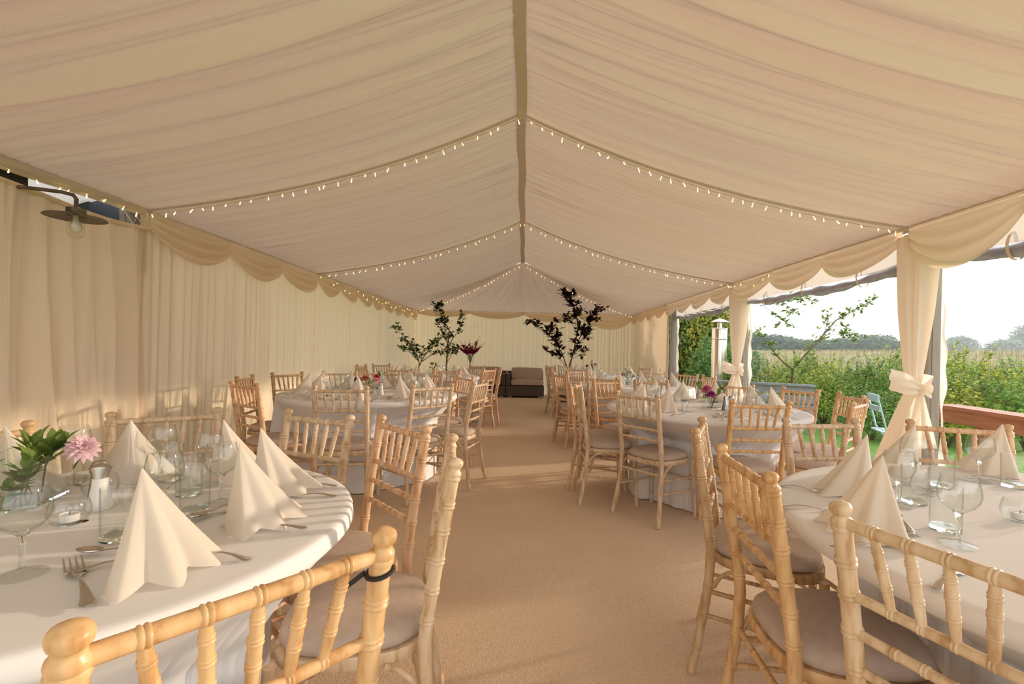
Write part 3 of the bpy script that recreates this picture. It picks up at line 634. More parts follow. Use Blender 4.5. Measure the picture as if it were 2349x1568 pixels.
def make_tumbler():
    t = thing('tumbler', '', 'glass')
    MB().lathe([(.0325, .006), (.0330, .03), (.0335, .115), (.0329, .1165), (.0323, .115), (.0315, .03), (.030, .015), (.001, .0135)], 40).build('body', GLASS, t)
    MB().lathe([(.001, .0006), (.0295, .0006), (.0322, .003), (.0325, .010), (.030, .0135), (.001, .0125)], 40).build('base', SGLASS, t)
    return t
def handle(b, y0, y1, w0, w1, z0=.004):
    """flat cutlery handle from neck y0 to end y1 (shaped like a king's-pattern grip)"""
    prof = [(0, .0028), (.12, .0026), (.35, .0032), (.6, .0048), (.8, .0072), (.9, .0092), (.96, .0088), (1, .004)]
    rings = []
    for q, w in prof:
        y = y0 + (y1 - y0) * q; z = z0 + .010 * math.sin(PI * min(1, q * 1.15)) * .7; h = .0016
        rings.append([(w * math.cos(a), y, z + h * math.sin(a)) for a in np.linspace(0, 2 * PI, 12, endpoint=False)])
    b.loft(rings)
def make_fork(k=1.0, nm='fork'):
    b = MB(); handle(b, .005, .118, 0, 0, .006)
    rings = []
    for y, w, z in ((.008, .0028, .007), (-.004, .006, .006), (-.014, .0115, .0035), (-.024, .0125, .0025), (-.032, .0125, .003)):
        rings.append([(w * math.cos(a), y, z + .0011 * math.sin(a)) for a in np.linspace(0, 2 * PI, 12, endpoint=False)])
    b.loft(rings)
    for i in range(4):
        x = (i - 1.5) * .0072; b.tube([(x, -.030, .003), (x, -.045, .0035), (x * .98, -.062, .0065), (x * .96, -.076, .011)], [.0019, .0018, .0015, .0007], 6)
    o = b.build(nm, STEEL); o.scale = (k, k, k); return tag(o, '', 'fork')
def make_spoon():
    b = MB(); handle(b, .0, .105, 0, 0, .006); n = 20; rings = []
    for q in np.linspace(0, 1, 14):
        r_ = q; rings.append([(.0145 * r_ * math.cos(a), -.024 + .026 * r_ * math.sin(a), .0025 + .007 * r_ * r_) for a in np.linspace(0, 2 * PI, n, endpoint=False)])
    rings += [[(.0149 * q * math.cos(a), -.024 + .0265 * q * math.sin(a), .0012 + .007 * q * q) for a in np.linspace(0, 2 * PI, n, endpoint=False)] for q in (1.0, .7, .4, .05)]
    b.loft(rings, False); o = b.build('dessert_spoon', STEEL); return tag(o, '', 'spoon')
def make_knife():
    b = MB(); handle(b, .0, .10, 0, 0, .004)
    rings = []
    for y, w0, w1 in ((.003, -.003, .003), (-.006, -.0035, .0055), (-.02, -.004, .0085), (-.07, -.0045, .0095), (-.10, -.004, .0085), (-.118, -.002, .004), (-.122, .0005, .0012)):
        rings.append([(w0, y, .0045), (w0, y, .0058), (w1, y, .0054), (w1, y, .0049)])
    b.loft(rings); o = b.build('table_knife', STEEL); return tag(o, '', 'knife')
def make_candle():
    o = MB().lathe([(.001, .001), (.024, .001), (.034, .009), (.041, .024), (.042, .034), (.037, .052), (.0345, .060), (.0335, .0605), (.0328, .059), (.036, .050), (.0395, .034), (.038, .024), (.031, .012), (.022, .0065), (.001, .0065)], 40).build('candle_bowl', GLASS); return tag(o, '', 'candle holder')
def make_tea():
    t = thing('tealight', '', 'candle'); MB().lathe([(.001, .0), (.0185, .0), (.019, .001), (.019, .0165), (.0183, .0165), (.018, .014), (.001, .014)], 28).build('cup', PORC, t)
    MB().tube([(0, 0, .013), (.001, .001, .022)], .0009, 6).build('wick', BLACK, t); return t
def make_shaker():
    t = thing('salt_shaker', '', 'shaker')
    MB().lathe([(.001, .0), (.0265, .0), (.028, .003), (.027, .012), (.0225, .035), (.0185, .058), (.0172, .074), (.0175, .080), (.001, .080)], 32).build('body', PORC, t)
    b = MB(); rings = []
    for q in np.linspace(0, 1, 9):
        rx = .0172 + .008 * q ** 1.6; ry = .0172 - .003 * q
        rings.append([(rx * math.cos(a), ry * math.sin(a), .080 + .030 * q + .014 * q * abs(math.sin(a)) ** .8 * 0 + .010 * q * math.cos(a) ** 2 * -.4) for a in np.linspace(0, 2 * PI, 28, endpoint=False)])
    for q in (.8, .5, .1): rings.append([(.0252 * q * math.cos(a), .0142 * q * math.sin(a), .110 + .008 * (1 - q * q) - .004 * math.cos(a) ** 2 * q) for a in np.linspace(0, 2 * PI, 28, endpoint=False)])
    b.loft(rings, False); b.build('cap', BRUSHED, t); return t
def make_pepper():
    t = thing('pepper_shaker', '', 'shaker'); MB().lathe([(.001, 0), (.024, 0), (.025, .003), (.021, .05), (.018, .078), (.001, .078)], 28).build('body', BRUSHED, t)
    MB().lathe([(.018, .078), (.021, .085), (.021, .10), (.014, .112), (.001, .115)], 28).build('cap', BRUSHED, t); return t
WINE, TUMB, FORK, DFORK, SPOON, KNIFE = Kind(make_wine()), Kind(make_tumbler()), Kind(make_fork()), Kind(make_fork(.82, 'dessert_fork')), Kind(make_spoon()), Kind(make_knife())
CANDLE, TEA, SALT, PEPPER = Kind(make_candle()), Kind(make_tea()), Kind(make_shaker()), Kind(make_pepper())
ZT = HT + .0008
GRP = {'napkin': 'folded white napkins', 'wine': 'round-bowled wine glasses', 'tumbler': 'straight tumblers', 'fork': 'table forks', 'knife': 'table knives', 'spoon': 'dessert spoons', 'dfork': 'dessert forks'}
def setting(key, ang, idx, cut=True, flop=False):
    """a place at angle ang (radians) of a round table"""
    cx, cy, R = TB[key]; nm = TNAME[key]; who = '%s place clockwise from the aisle at the %s' % (ORD[idx], nm)
    o_, l_ = (math.cos(ang), math.sin(ang)), (math.sin(ang), -math.cos(ang))   # outwards; diner's left
    def P(out_, left, z=ZT): return (cx + o_[0] * out_ + l_[0] * left, cy + o_[1] * out_ + l_[1] * left, z)
    rz = ang - PI / 2; j = lambda a: rnd.uniform(-a, a)
    (NAPF if flop else NAPS[rnd.randrange(3)]).put(P(R - .20 + j(.01), j(.015)), rz + j(.25), ('collapsed' if flop else 'standing') + ' white napkin, ' + who, GRP['napkin'])
    WINE.put(P(R - .36 + j(.015), -.11 + j(.02)), j(3), 'empty wine glass, ' + who, GRP['wine'])
    TUMB.put(P(R - .34 + j(.015), -.02 + j(.02)), j(3), 'empty tumbler, ' + who, GRP['tumbler'])
    if cut:
        FORK.put(P(R - .12, .155), rz + j(.1), 'steel fork, ' + who, GRP['fork'])
        KNIFE.put(P(R - .12, -.15), rz + j(.1), 'steel knife, ' + who, GRP['knife'])
        SPOON.put(P(R - .275, .07, ZT + .004), rz + PI / 2 + .2 + j(.2), 'dessert spoon, ' + who, GRP['spoon'])
        DFORK.put(P(R - .255, .08), rz - PI / 2 - .15 + j(.2), 'dessert fork, ' + who, GRP['dfork'])
for key, cut in (('L2', 1), ('R2', 1), ('L3', 0), ('R3', 0), ('R4', 0)):
    cx, cy, R = TB[key]; A = sorted(((0 if key[0] == 'L' else PI) - math.atan2(y - cy, x - cx)) % (2 * PI) for x, y, rz in chairs[key]); sep = []
    n_ = len(A)
    # even out places that would collide
    for _ in range(60):
        for i in range(n_):
            a, b_ = A[i], A[(i + 1) % n_] + (2 * PI if i == n_ - 1 else 0)
            if b_ - a < .58: A[i] -= (.58 - (b_ - a)) / 2; A[(i + 1) % n_] += (.58 - (b_ - a)) / 2
    for i, a in enumerate(A):
        ang = (0 if key[0] == 'L' else PI) - a
        setting(key, ang, i, cut, flop=(key == 'R2' and abs((ang + PI / 2 + PI) % (2 * PI) - PI) < .25))
# pink dahlia table, placed one by one
def nap(k, ax, ay, ang, label):   # apex position, direction the flutes open
    a = math.radians(ang); NAPS[k].put((ax + .07 * math.cos(a), ay + .07 * math.sin(a), ZT), a - PI / 2, label, GRP['napkin'])
def face(key, x, y): return math.atan2(y - TB[key][1], x - TB[key][0]) - PI / 2
pd = ' on the pink dahlia table'
nap(0, -.731, .92, -13, 'largest standing napkin with open flutes, between two forks' + pd)
nap(1, -.691, 1.168, -4, 'standing napkin nearest the cloth edge by the aisle' + pd)
nap(2, -.764, 1.395, 4, 'standing napkin farthest along the aisle edge' + pd)
nap(0, -.951, 1.519, 25, 'standing napkin half hidden behind the aisle-side ones' + pd)
nap(1, -1.212, 1.478, 118, 'standing napkin in front of the chair by the curtain' + pd)
nap(2, -1.434, 1.323, 100, 'standing napkin behind the green leaves' + pd)
for x, y, l in ((-.911, .875, 'large wine glass in front of the dahlia vase'), (-.87, 1.165, 'wine glass behind the largest napkin'), (-.812, 1.293, 'wine glass between the tumblers and the aisle napkins'), (-.955, 1.455, 'wine glass half behind the other aisle-side one'), (-1.16, 1.54, 'wine glass before the chair by the curtain'), (-1.405, 1.50, 'wine glass above the pink dahlia')):
    WINE.put((x, y, ZT), x * 7, l + pd, GRP['wine'])
for x, y, l in ((-.878, 1.045, 'tumbler beside the white shaker'), (-.826, 1.212, 'tumbler in the middle, before the aisle wine glasses'), (-1.10, 1.50, 'tumbler in front of the farthest napkin and glass'), (-1.315, 1.45, 'tumbler between dahlia and white shaker'), (-.945, 1.36, 'tumbler second from the aisle, behind another')):
    TUMB.put((x, y, ZT), x * 7, l + pd, GRP['tumbler'])
def cutl(K, x0, y0, x1, y1, label, g, z=ZT, sc=None):     # from working end to handle end
    d = math.atan2(y1 - y0, x1 - x0) - PI / 2; t = .4 if K is FORK or K is DFORK else .3 if K is SPOON else .55
    L = {id(FORK): .196, id(DFORK): .16, id(SPOON): .155, id(KNIFE): .222}[id(K)]; l = math.hypot(x1 - x0, y1 - y0); ux, uy = (x1 - x0) / l, (y1 - y0) / l
    K.put((x0 + ux * L * t * (sc or 1), y0 + uy * L * t * (sc or 1), z), d, label + pd, GRP[g], sc)
cutl(FORK, -.868, .927, -.669, .749, 'steel fork lying clear of the largest napkin', 'fork', ZT, 1.22)
cutl(KNIFE, -.755, .998, -.54, .954, 'steel knife handle poking out under the largest napkin', 'knife')
cutl(SPOON, -.89, .965, -.76, .96, 'dessert spoon behind the largest napkin', 'spoon', ZT + .004)
cutl(DFORK, -.70, .99, -.816, .892, 'dessert fork crossing the spoon behind the largest napkin', 'dfork')
cutl(FORK, -.697, 1.111, -.499, 1.122, 'steel fork beside the aisle-edge napkin', 'fork')
cutl(KNIFE, -.75, 1.36, -.545, 1.37, 'steel knife with a rounded handle between the aisle napkins', 'knife')
cutl(FORK, -.76, 1.455, -.57, 1.464, 'steel fork beyond the rounded knife', 'fork')
cutl(SPOON, -.80, 1.16, -.745, 1.27, 'dessert spoon at the foot of the aisle wine glass', 'spoon', ZT + .004)
cutl(DFORK, -.735, 1.27, -.80, 1.10, 'dessert fork crossing the spoon by the aisle wine glass', 'dfork')
cutl(KNIFE, -.85, 1.68, -.74, 1.60, 'steel knife at the far edge', 'knife')
cutl(SPOON, -1.10, 1.44, -1.22, 1.39, 'dessert spoon by the curtain-side napkin', 'spoon')
CANDLE.put((-1.062, 1.125, ZT), 0, 'round glass candle bowl before the dahlia vase', 'glass candle bowls'); TEA.put((-1.062, 1.125, ZT + .008), 0, 'white tealight in the bowl before the dahlia vase', 'tealights')
CANDLE.put((-1.17, 1.33, ZT), 0, 'round glass candle bowl behind the white shaker', 'glass candle bowls'); TEA.put((-1.17, 1.33, ZT + .008), 0, 'white tealight in the bowl behind the white shaker', 'tealights')
SALT.put((-1.085, 1.232, ZT), .35, 'white shaker with a steel cap beside the dahlia vase', 'table shakers')
PEPPER.put((-1.125, 1.275, ZT), .35, 'steel-capped shaker hidden behind the white one' + pd, 'table shakers')
# table by the red bar top
pd = ' on the bar-top table'
nap(1, .911, 1.201, 202, 'standing napkin behind the spoon, closest to the corner chair' + pd)
nap(2, 1.111, 1.532, 176, 'standing napkin leaning over the cloth edge by the aisle chairs' + pd)
nap(0, 1.495, 1.812, 150, 'standing napkin before the pole curtain' + pd)
nap(1, 1.885, 1.87, 190, 'standing napkin farthest towards the open side' + pd)
nap(2, 1.10, .80, 215, 'cropped standing napkin in the lower corner' + pd)
for x, y, l in ((1.033, 1.123, 'wine glass in front, beside the fork'), (1.113, 1.405, 'wine glass behind the corner napkin'), (1.361, 1.652, 'wine glass in front of the pole-curtain napkin'), (1.65, 1.715, 'wine glass against the dark shrubs')):
    WINE.put((x, y, ZT), x * 7, l + pd, GRP['wine'])
for x, y, l in ((1.085, 1.215, 'tumbler behind the front wine glass'), (1.188, 1.438, 'tumbler between the two left wine glasses'), (1.44, 1.63, 'tall-looking tumbler in the middle'), (1.70, 1.645, 'tumbler at the picture edge')):
    TUMB.put((x, y, ZT), x * 7, l + pd, GRP['tumbler'])
cutl(FORK, .943, 1.006, .754, .876, 'steel fork between the chair spindles', 'fork')
cutl(KNIFE, .935, 1.107, .724, 1.092, 'steel knife under the corner napkin', 'knife')
cutl(SPOON, 1.03, 1.315, .965, 1.17, 'dessert spoon bowl-up beside the corner napkin', 'spoon', ZT + .004)
cutl(DFORK, .955, 1.145, 1.02, 1.29, 'dessert fork under the bowl-up spoon', 'dfork')
cutl(KNIFE, 1.04, 1.465, .895, 1.577, 'long steel knife by the edge napkin', 'knife')
cutl(FORK, .93, 1.33, .775, 1.362, 'steel fork handle at the cloth edge', 'fork')
cutl(SPOON, 1.39, 1.57, 1.28, 1.60, 'dessert spoon behind the middle tumbler', 'spoon')
cutl(SPOON, 1.78, 1.70, 1.66, 1.76, 'dessert spoon beside the open-side napkin', 'spoon', ZT + .004)
cutl(DFORK, 1.58, 1.74, 1.70, 1.70, 'dessert fork under the open-side spoon', 'dfork')
CANDLE.put((1.364, 1.30, ZT), 0, 'round glass candle bowl' + pd, 'glass candle bowls'); TEA.put((1.364, 1.30, ZT + .008), 0, 'white tealight in the bowl' + pd, 'tealights')
CANDLE.put((1.30, 1.53, ZT), 0, 'round glass candle bowl behind the glasses' + pd, 'glass candle bowls')

# ------------------------------------------------------------------ flowers
def leaf(b, base, d, up, L, W, curl=.2):
    d = Vector(d).normalized(); s = d.cross(Vector(up)); s = s.normalized() if s.length > 1e-4 else Vector((1, 0, 0)); n = s.cross(d)
    base = Vector(base); m1 = base + d * L * .35 + n * L * curl * .6; m2 = base + d * L * .7 + n * L * curl * .7; tip = base + d * L + n * L * curl * .1
    b.add([base, m1 + s * W * .5 - n * W * .1, m2 + s * W * .38 - n * W * .1, tip, m2 - s * W * .38 - n * W * .1, m1 - s * W * .5 - n * W * .1, m1, m2],
          [(0, 1, 6), (1, 2, 7, 6), (2, 3, 7), (0, 6, 5), (6, 7, 4, 5), (7, 3, 4)])
def rdir(r, zlo=-1, zhi=1):
    z = r.uniform(zlo, zhi); a = r.uniform(0, 2 * PI); q = math.sqrt(1 - z * z); return Vector((q * math.cos(a), q * math.sin(a), z))
def sprig(label, pts, n, L, loc, mtl=PALELEAF, seed=1, group=None):
    r = random.Random(seed); t = thing('leaf_sprig', label, 'greenery', loc, 0, group)
    MB().tube(pts, [.0022] * len(pts), 6).build('stem', BARK, t); b = MB(); P = [Vector(p) for p in pts]
    for i in range(n):
        s = (.35 + .65 * i / max(1, n - 1)) * (len(P) - 1); k = min(int(s), len(P) - 2); c = P[k].lerp(P[k + 1], s - k); dr = (P[k + 1] - P[k]).normalized()
        d = (rdir(r, -.3, .6) + dr * .7 + Vector((0, 0, .15))).normalized(); leaf(b, c, d, (0, 0, 1), L * r.uniform(.7, 1.15), L * .5, .15)
    b.build('leaves', mtl, t, sharp=0); return t
def make_dahlia(nlay=5, npet=14, R=.05, nm='dahlia'):
    t = thing(nm, '', 'flower'); b = MB()
    for k in range(nlay):
        q = k / (nlay - 1); n = max(6, int(npet * (1 - .45 * q)))
        for i in range(n):
            a = 2 * PI * (i + .5 * (k % 2)) / n; el = math.radians(-12 + 82 * q); d = (math.cos(a) * math.cos(el), math.sin(a) * math.cos(el), math.sin(el))
            leaf(b, (0, 0, .002 + .004 * q), d, (0, 0, 1) if q < .8 else (math.cos(a), math.sin(a), .2), R * (1 - .38 * q), R * .34, .22)
    b.build('petals', PETAL, t, sharp=0)
    MB().tube([(0, 0, .0), (.004, .003, -.04), (.002, .0, -.11)], .0025, 6).build('stem', STEM, t); return t
DAHLIA = Kind(make_dahlia()); POM = Kind(make_dahlia(6, 16, .03, 'pompom_flower'))
def flower(K, loc, tilt, col, label, sc=1, lean=0):
    o = K.put(loc, lean, label, 'table flowers', sc, (*col, 1)); o.rotation_euler = (tilt[0], tilt[1], lean); return o
def cube_vase(x, y, w, h, rz, label):
    t = thing('glass_vase', label, 'vase', (x, y, ZT), rz, 'square glass vases'); b = MB()
    def sq(a, z): return [(-a, -a, z), (a, -a, z), (a, a, z), (-a, a, z)]
    a = w / 2; b.loft([sq(a, .006), sq(a, h), sq(a - .004, h), sq(a - .004, .012)], False, True); b.build('walls', GLASS, t, smooth=False)
    MB().loft([sq(a, .0), sq(a, .011)]).build('base', SGLASS, t, smooth=False); return t
PINK, CORAL, MAG, WHITE, PALE, PURP, LIMEC, DARK = (.82, .33, .52), (.9, .36, .24), (.66, .05, .16), (.86, .84, .76), (.9, .62, .6), (.42, .07, .33), (.5, .6, .08), (.16, .02, .05)
vx, vy = -1.335, 1.265
cube_vase(vx, vy, .15, .125, .30, 'square glass vase of leaves beside the white shaker')
flower(DAHLIA, (vx + .125, vy + .05, HT + .135), (.45, .8, 0), (.95, .66, .74), 'pink and cream dahlia leaning out of the vase by the shaker', .92)
sprig('broad green leaf sprig standing up beside the pink dahlia', [(0, 0, -.10), (.01, .0, -.02), (.02, .01, .015), (.028, .012, .03)], 20, .062, (vx + .035, vy + .03, HT + .112), PALELEAF, 3, 'leaf sprigs')
sprig('dark leaf sprig leaning away from the pink dahlia', [(0, 0, -.1), (-.04, -.02, .02), (-.10, -.05, .09)], 9, .06, (vx - .02, vy - .02, HT + .10), LEAF, 4, 'leaf sprigs')
sprig('leaf sprig crammed inside the glass vase by the shaker', [(0, .04, -.09), (.02, .0, -.04), (.05, -.03, -.02)], 14, .055, (vx, vy, HT + .10), PALELEAF, 5, 'leaf sprigs')
sprig('drooping leaf sprig at the vase front by the candle bowl', [(0, 0, -.09), (.03, -.05, -.05), (.05, -.06, -.06)], 10, .05, (vx, vy, HT + .10), PALELEAF, 6, 'leaf sprigs')
sprig('pale leaf sprig filling the vase corner by the candle bowl', [(0, 0, -.09), (.03, -.02, -.02), (.06, -.03, .02)], 16, .055, (vx + .01, vy + .0, HT + .10), PALELEAF, 7, 'leaf sprigs')
sprig('upright leaf sprig at the middle of the vase by the shaker', [(0, 0, -.09), (.0, .02, .0), (-.01, .03, .045)], 16, .06, (vx + .0, vy + .02, HT + .10), PALELEAF, 8, 'leaf sprigs')
t = thing('berry_sprig', 'dark berry sprig at the vase edge away from the dahlia', 'greenery', (vx - .03, vy - .06, HT + .10)); r = random.Random(5)
MB().tube([(0, 0, -.09), (.0, .0, .02), (.012, -.005, .055)], .0018, 6).build('stem', STEM, t)
for i in range(14):
    c = Vector((.012, -.005, .06)) + rdir(r) * .018; MB().lathe([(.0002, -.0035), (.0033, -.001), (.0033, .001), (.0002, .0035)], 8, c).build('berry', LEAF, t)
flower(POM, (vx - .06, vy - .05, HT + .085), (.3, -.6, 0), DARK, 'dark crimson bloom inside the vase by the shaker')
# centrepieces of the other tables
def centre(key, blooms, leaves, off=(0, 0)):
    cx, cy, R = TB[key]; cx += off[0]; cy += off[1]; nm = TNAME[key]; cube_vase(cx, cy, .11, .10, .5, 'square glass vase in the centre of the ' + nm)
    for i, (dx, dy, dz, K, c, sc, lb) in enumerate(blooms): flower(K, (cx + dx, cy + dy, HT + dz), (.5 * -dy / .08, .6 * dx / .08, 0), c, lb + ' on the ' + nm, sc)
    for i, (dx, dy, dz, lb) in enumerate(leaves): sprig(lb + ' on the ' + nm, [(0, 0, -.08), (dx * .4, dy * .4, dz * .3), (dx, dy, dz)], 8, .06, (cx, cy, HT + .09), PALELEAF if i % 2 else LEAF, 10 + i, 'leaf sprigs')
    CANDLE.put((cx + .16, cy - .10, ZT), 0, 'round glass candle bowl beside the vase on the ' + nm, 'glass candle bowls')
    TEA.put((cx + .16, cy - .10, ZT + .008), 0, 'white tealight beside the vase on the ' + nm, 'tealights')
centre('L2', [(-.01, -.03, .135, DAHLIA, CORAL, 1.1, 'large coral dahlia'), (.085, .0, .15, DAHLIA, MAG, .8, 'crimson dahlia'), (.10, -.05, .12, DAHLIA, (.85, .22, .3), .8, 'rose-red dahlia low at the side'), (-.10, 0, .12, DAHLIA, DARK, .75, 'dark purple dahlia'), (-.06, -.02, .13, POM, MAG, .9, 'small magenta bloom')], [(.12, .03, .08, 'dark leaf sprig beside the crimson dahlia'), (.05, -.06, .01, 'low leaf sprig at the vase')], (-.02, -.05))
centre('L3', [(0, -.02, .18, POM, LIMEC, 1.6, 'lime green bloom'), (.09, .0, .14, DAHLIA, DARK, .9, 'nearly black bloom'), (-.03, .0, .12, DAHLIA, PURP, .7, 'purple bloom')], [(.08, -.03, .1, 'leaf sprig beside the nearly black bloom')], (.05, 0))
centre('R2', [(-.05, -.02, .155, DAHLIA, (.82, .22, .42), 1.05, 'pink peony-like bloom'), (-.02, -.04, .115, DAHLIA, (.55, .07, .36), .95, 'magenta bloom hanging below the pink one')], [(.10, .0, .09, 'glossy leaf sprig'), (.05, -.04, .05, 'second leaf sprig lower down'), (-.12, .0, .10, 'thin yellow-green sprig')], (.02, -.12))
centre('R3', [(-.06, 0, .13, DAHLIA, PALE, 1.1, 'pale pink bloom'), (.05, .02, .16, DAHLIA, WHITE, 1., 'white bloom'), (.09, -.03, .12, POM, (.75, .45, .62), 1.2, 'lilac bloom'), (0, -.03, .15, POM, WHITE, 1.2, 'small white bloom')], [(.12, -.02, .03, 'bright leaf sprig'), (.0, .02, .12, 'upright leaf sprig')], (-.12, -.1))
centre('R4', [(-.10, -.02, .16, POM, (.45, .03, .3), 1.4, 'purple pompom bloom'), (.05, 0, .18, DAHLIA, (.8, .4, .65), 1.3, 'mauve open bloom'), (.0, -.03, .11, DAHLIA, WHITE, .9, 'white bloom under the mauve one')], [(-.02, 0, .14, 'dark leaf sprig')], (-.18, 0))
SALT.put((TB['L2'][0] + .14, TB['L2'][1] - .16, ZT), .4, 'white shaker beside the coral dahlias', 'table shakers')
PEPPER.put((TB['R2'][0] + .155, TB['R2'][1] - .17, ZT), .4, 'steel shaker beside the magenta peony vase', 'table shakers')
SALT.put((TB['L3'][0] + .12, TB['L3'][1] - .16, ZT), .4, 'white shaker beside the lime flowers', 'table shakers')
SALT.put((TB['R4'][0] - .05, TB['R4'][1] - .16, ZT), .4, 'white shaker beside the purple pompoms', 'table shakers')
PEPPER.put((TB['R3'][0] + .02, TB['R3'][1] - .2, ZT), .4, 'steel shaker beside the white blossoms', 'table shakers')
t = thing('menu_card', 'white folded menu card with a dark back beside the magenta peony vase', 'card', (TB['R2'][0] + .10, TB['R2'][1] - .20, ZT), .9)
MB().box((0, -.012, .055), (.075, .002, .11), Matrix.Rotation(-.12, 3, 'X')).build('front_leaf', PORC, t, smooth=False); MB().box((0, .012, .055), (.075, .002, .11), Matrix.Rotation(.12, 3, 'X')).build('back_leaf', BLACK, t, smooth=False)

# side table with gladioli
sx0, sy0 = -1.14, 10.25
t = thing('side_table', 'small round side table hidden under the cloth below the gladioli', 'table', (sx0, sy0, 0)); MB().lathe([(.001, .74), (.36, .74), (.36, .757), (.001, .757)], 40).build('tabletop', REDWOOD, t); MB().lathe([(.2, 0), (.2, .02), (.03, .03), (.03, .74)], 16).build('pedestal', BLACK, t)
th = np.linspace(0, 2 * PI, 181); P = np.zeros((26, 181, 3)); f1 = np.cos(9 * th + 1) * .7 + np.cos(14 * th) * .3
for i in range(26):
    if i < 5: ra, z, q = .09 * i + .004, HT, 0
    else: q = (i - 5) / 20; ra, z = .375 + .05 * q, HT - .008 - (HT - .012) * q
    rad = ra + .03 * f1 * q; P[i] = np.stack([sx0 + rad * np.cos(th), sy0 + rad * np.sin(th), 0 * th + z], -1)
tag(MB().grid(P).build('tablecloth', LINEN, sharp=0), 'small white tablecloth under the crimson gladioli vase', 'tablecloth', 'white round tablecloths')
gx, gy = sx0, sy0 - .02
t = thing('tall_vase', 'tall clear glass vase holding the crimson gladioli', 'vase', (gx, gy, ZT))
MB().lathe([(.06, .01), (.058, .1), (.065, .2), (.078, .30), (.075, .30), (.062, .2), (.055, .1), (.05, .015), (.001, .015)], 28).build('walls', GLASS, t); MB().lathe([(.001, .0), (.06, 0), (.06, .012), (.001, .014)], 28).build('base', SGLASS, t)
GL = [(-.36, .0, .56), (-.24, .05, .62), (-.13, -.05, .60), (-.04, .03, .66), (.06, -.04, .58), (.20, .05, .74), (.32, .0, .60), (.24, -.06, .54), (-.2, -.06, .5)]
for i, (dx, dy, dz) in enumerate(GL):
    t = thing('gladiolus', 'crimson gladiolus stem, %s counting across the tall vase from the green tree side' % ORD[i], 'flower', (gx, gy, ZT), 0, 'crimson gladioli'); r = random.Random(i)
    p = [Vector((-dx * .08, -dy * .1, .03)), Vector((dx * .16, dy * .3, .30)), Vector((dx * .6, dy * .7, dz * .75)), Vector((dx, dy, dz))]
    MB().tube(p, [.006, .006, .005, .002], 8).build('stem', STEM, t); bl = MB(); bb = MB()
    for k in range(9):
        q = .42 + .06 * k; s = q * 3; j = min(int(s), 2); c = p[j].lerp(p[j + 1], s - j)
        if k < 6:
            for m_ in range(5): leaf(bl, c, rdir(r, -.2, .7), (0, 0, 1), .085 * (1 - .06 * k), .055, .3)
        else: leaf(bb, c, rdir(r, .2, .9), (0, 0, 1), .03, .014, .2)
    o = bl.build('blossoms', PETAL, t, sharp=0); o.color = (.52, .015, .13, 1); bb.build('buds', LEAF, t, sharp=0)
    bq = MB(); leaf(bq, p[1] * .8, p[2] - p[0], (1, .2, 0), .38, .022, .05); bq.build('blade_leaf', LEAF, t, sharp=0)

# ------------------------------------------------------------------ branching plants
def plant(name, label, cat, loc, branches, mtl, L, dens, seed, pot=None, droop=0, twig=.22, group=None):
    """branches: list of (points, base radius); twigs and leaves grow along them"""
    r = random.Random(seed); t = thing(name, label, cat, loc, 0, group); st = MB(); lf = MB()
    for pts, rad in branches:
        P = [Vector(p) for p in pts]; n = len(P); st.tube(P, [max(.0025, rad * (1 - .85 * i / (n - 1))) for i in range(n)], 8)
        ln = sum((P[i + 1] - P[i]).length for i in range(n - 1)); m_ = int(ln * dens)
        for k in range(m_):
            s = r.uniform(.25, 1) * (n - 1); j = min(int(s), n - 2); c = P[j].lerp(P[j + 1], s - j); d = (rdir(r, -.3, .7) + (P[j + 1] - P[j]).normalized() * .6).normalized()
            e = c + d * twig * r.uniform(.4, 1.1) + Vector((0, 0, -droop * r.random())); st.tube([c, (c + e) / 2 + Vector((0, 0, .01)), e], [.003, .002, .001], 4, False)
            for q in range(r.randint(4, 8)):
                pp = c.lerp(e, r.uniform(.25, 1.05)); leaf(lf, pp, (rdir(r, -.6, .4) + d * .8).normalized(), (0, 0, 1), L * r.uniform(.6, 1.15), L * .55, .12)
    st.build('branches', BARK, t); lf.build('leaves', mtl, t, sharp=0)
    if pot: MB().lathe([(.001, 0), (pot * .8, 0), (pot, pot * 1.5), (pot * 1.06, pot * 1.5), (pot * 1.06, pot * 1.65), (pot * .95, pot * 1.65), (pot * .92, pot * 1.5), (.001, pot * 1.5)], 28).build('pot', RATTAN, t)
    return t
plant('potted_tree', 'tall thin dark-green tree standing behind the lime flower table', 'plant', (-1.75, 11.0, 0),
      [([(0, 0, .2), (-.02, 0, .8), (0, 0, 1.3), (.03, 0, 1.6), (-.12, 0, 1.88), (-.20, -.08, 2.06), (-.22, -.16, 2.17)], .022), ([(0, 0, 1.2), (.12, 0, 1.45), (.28, 0, 1.65), (.36, 0, 1.95)], .012), ([(.0, 0, 1.3), (-.14, .05, 1.55), (-.22, 0, 1.85)], .010), ([(0, 0, .9), (.12, 0, 1.1), (.20, 0, 1.25)], .008), ([(0, 0, .95), (-.1, 0, 1.1), (-.16, 0, 1.25)], .006)], DARKLEAF, .10, 20, 11, .18, twig=.16)
plant('potted_shrub', 'low spreading green shrub behind the lime flower table, arching towards the wall', 'plant', (-2.25, 10.3, 0),
      [([(0, 0, .2), (0, 0, .9), (-.12, 0, 1.15), (-.35, 0, 1.45), (-.55, 0, 1.62)], .014), ([(0, 0, .8), (.12, 0, 1.05), (.30, 0, 1.28), (.45, 0, 1.42)], .012), ([(.05, 0, .9), (.3, 0, 1.08), (.65, 0, 1.16), (.85, 0, 1.13)], .010), ([(0, 0, .9), (-.2, 0, 1.1), (-.4, 0, 1.15)], .008), ([(.05, 0, .9), (.05, 0, 1.1), (.2, 0, 1.2)], .006)], LEAF, .095, 22, 12, .2, twig=.17)
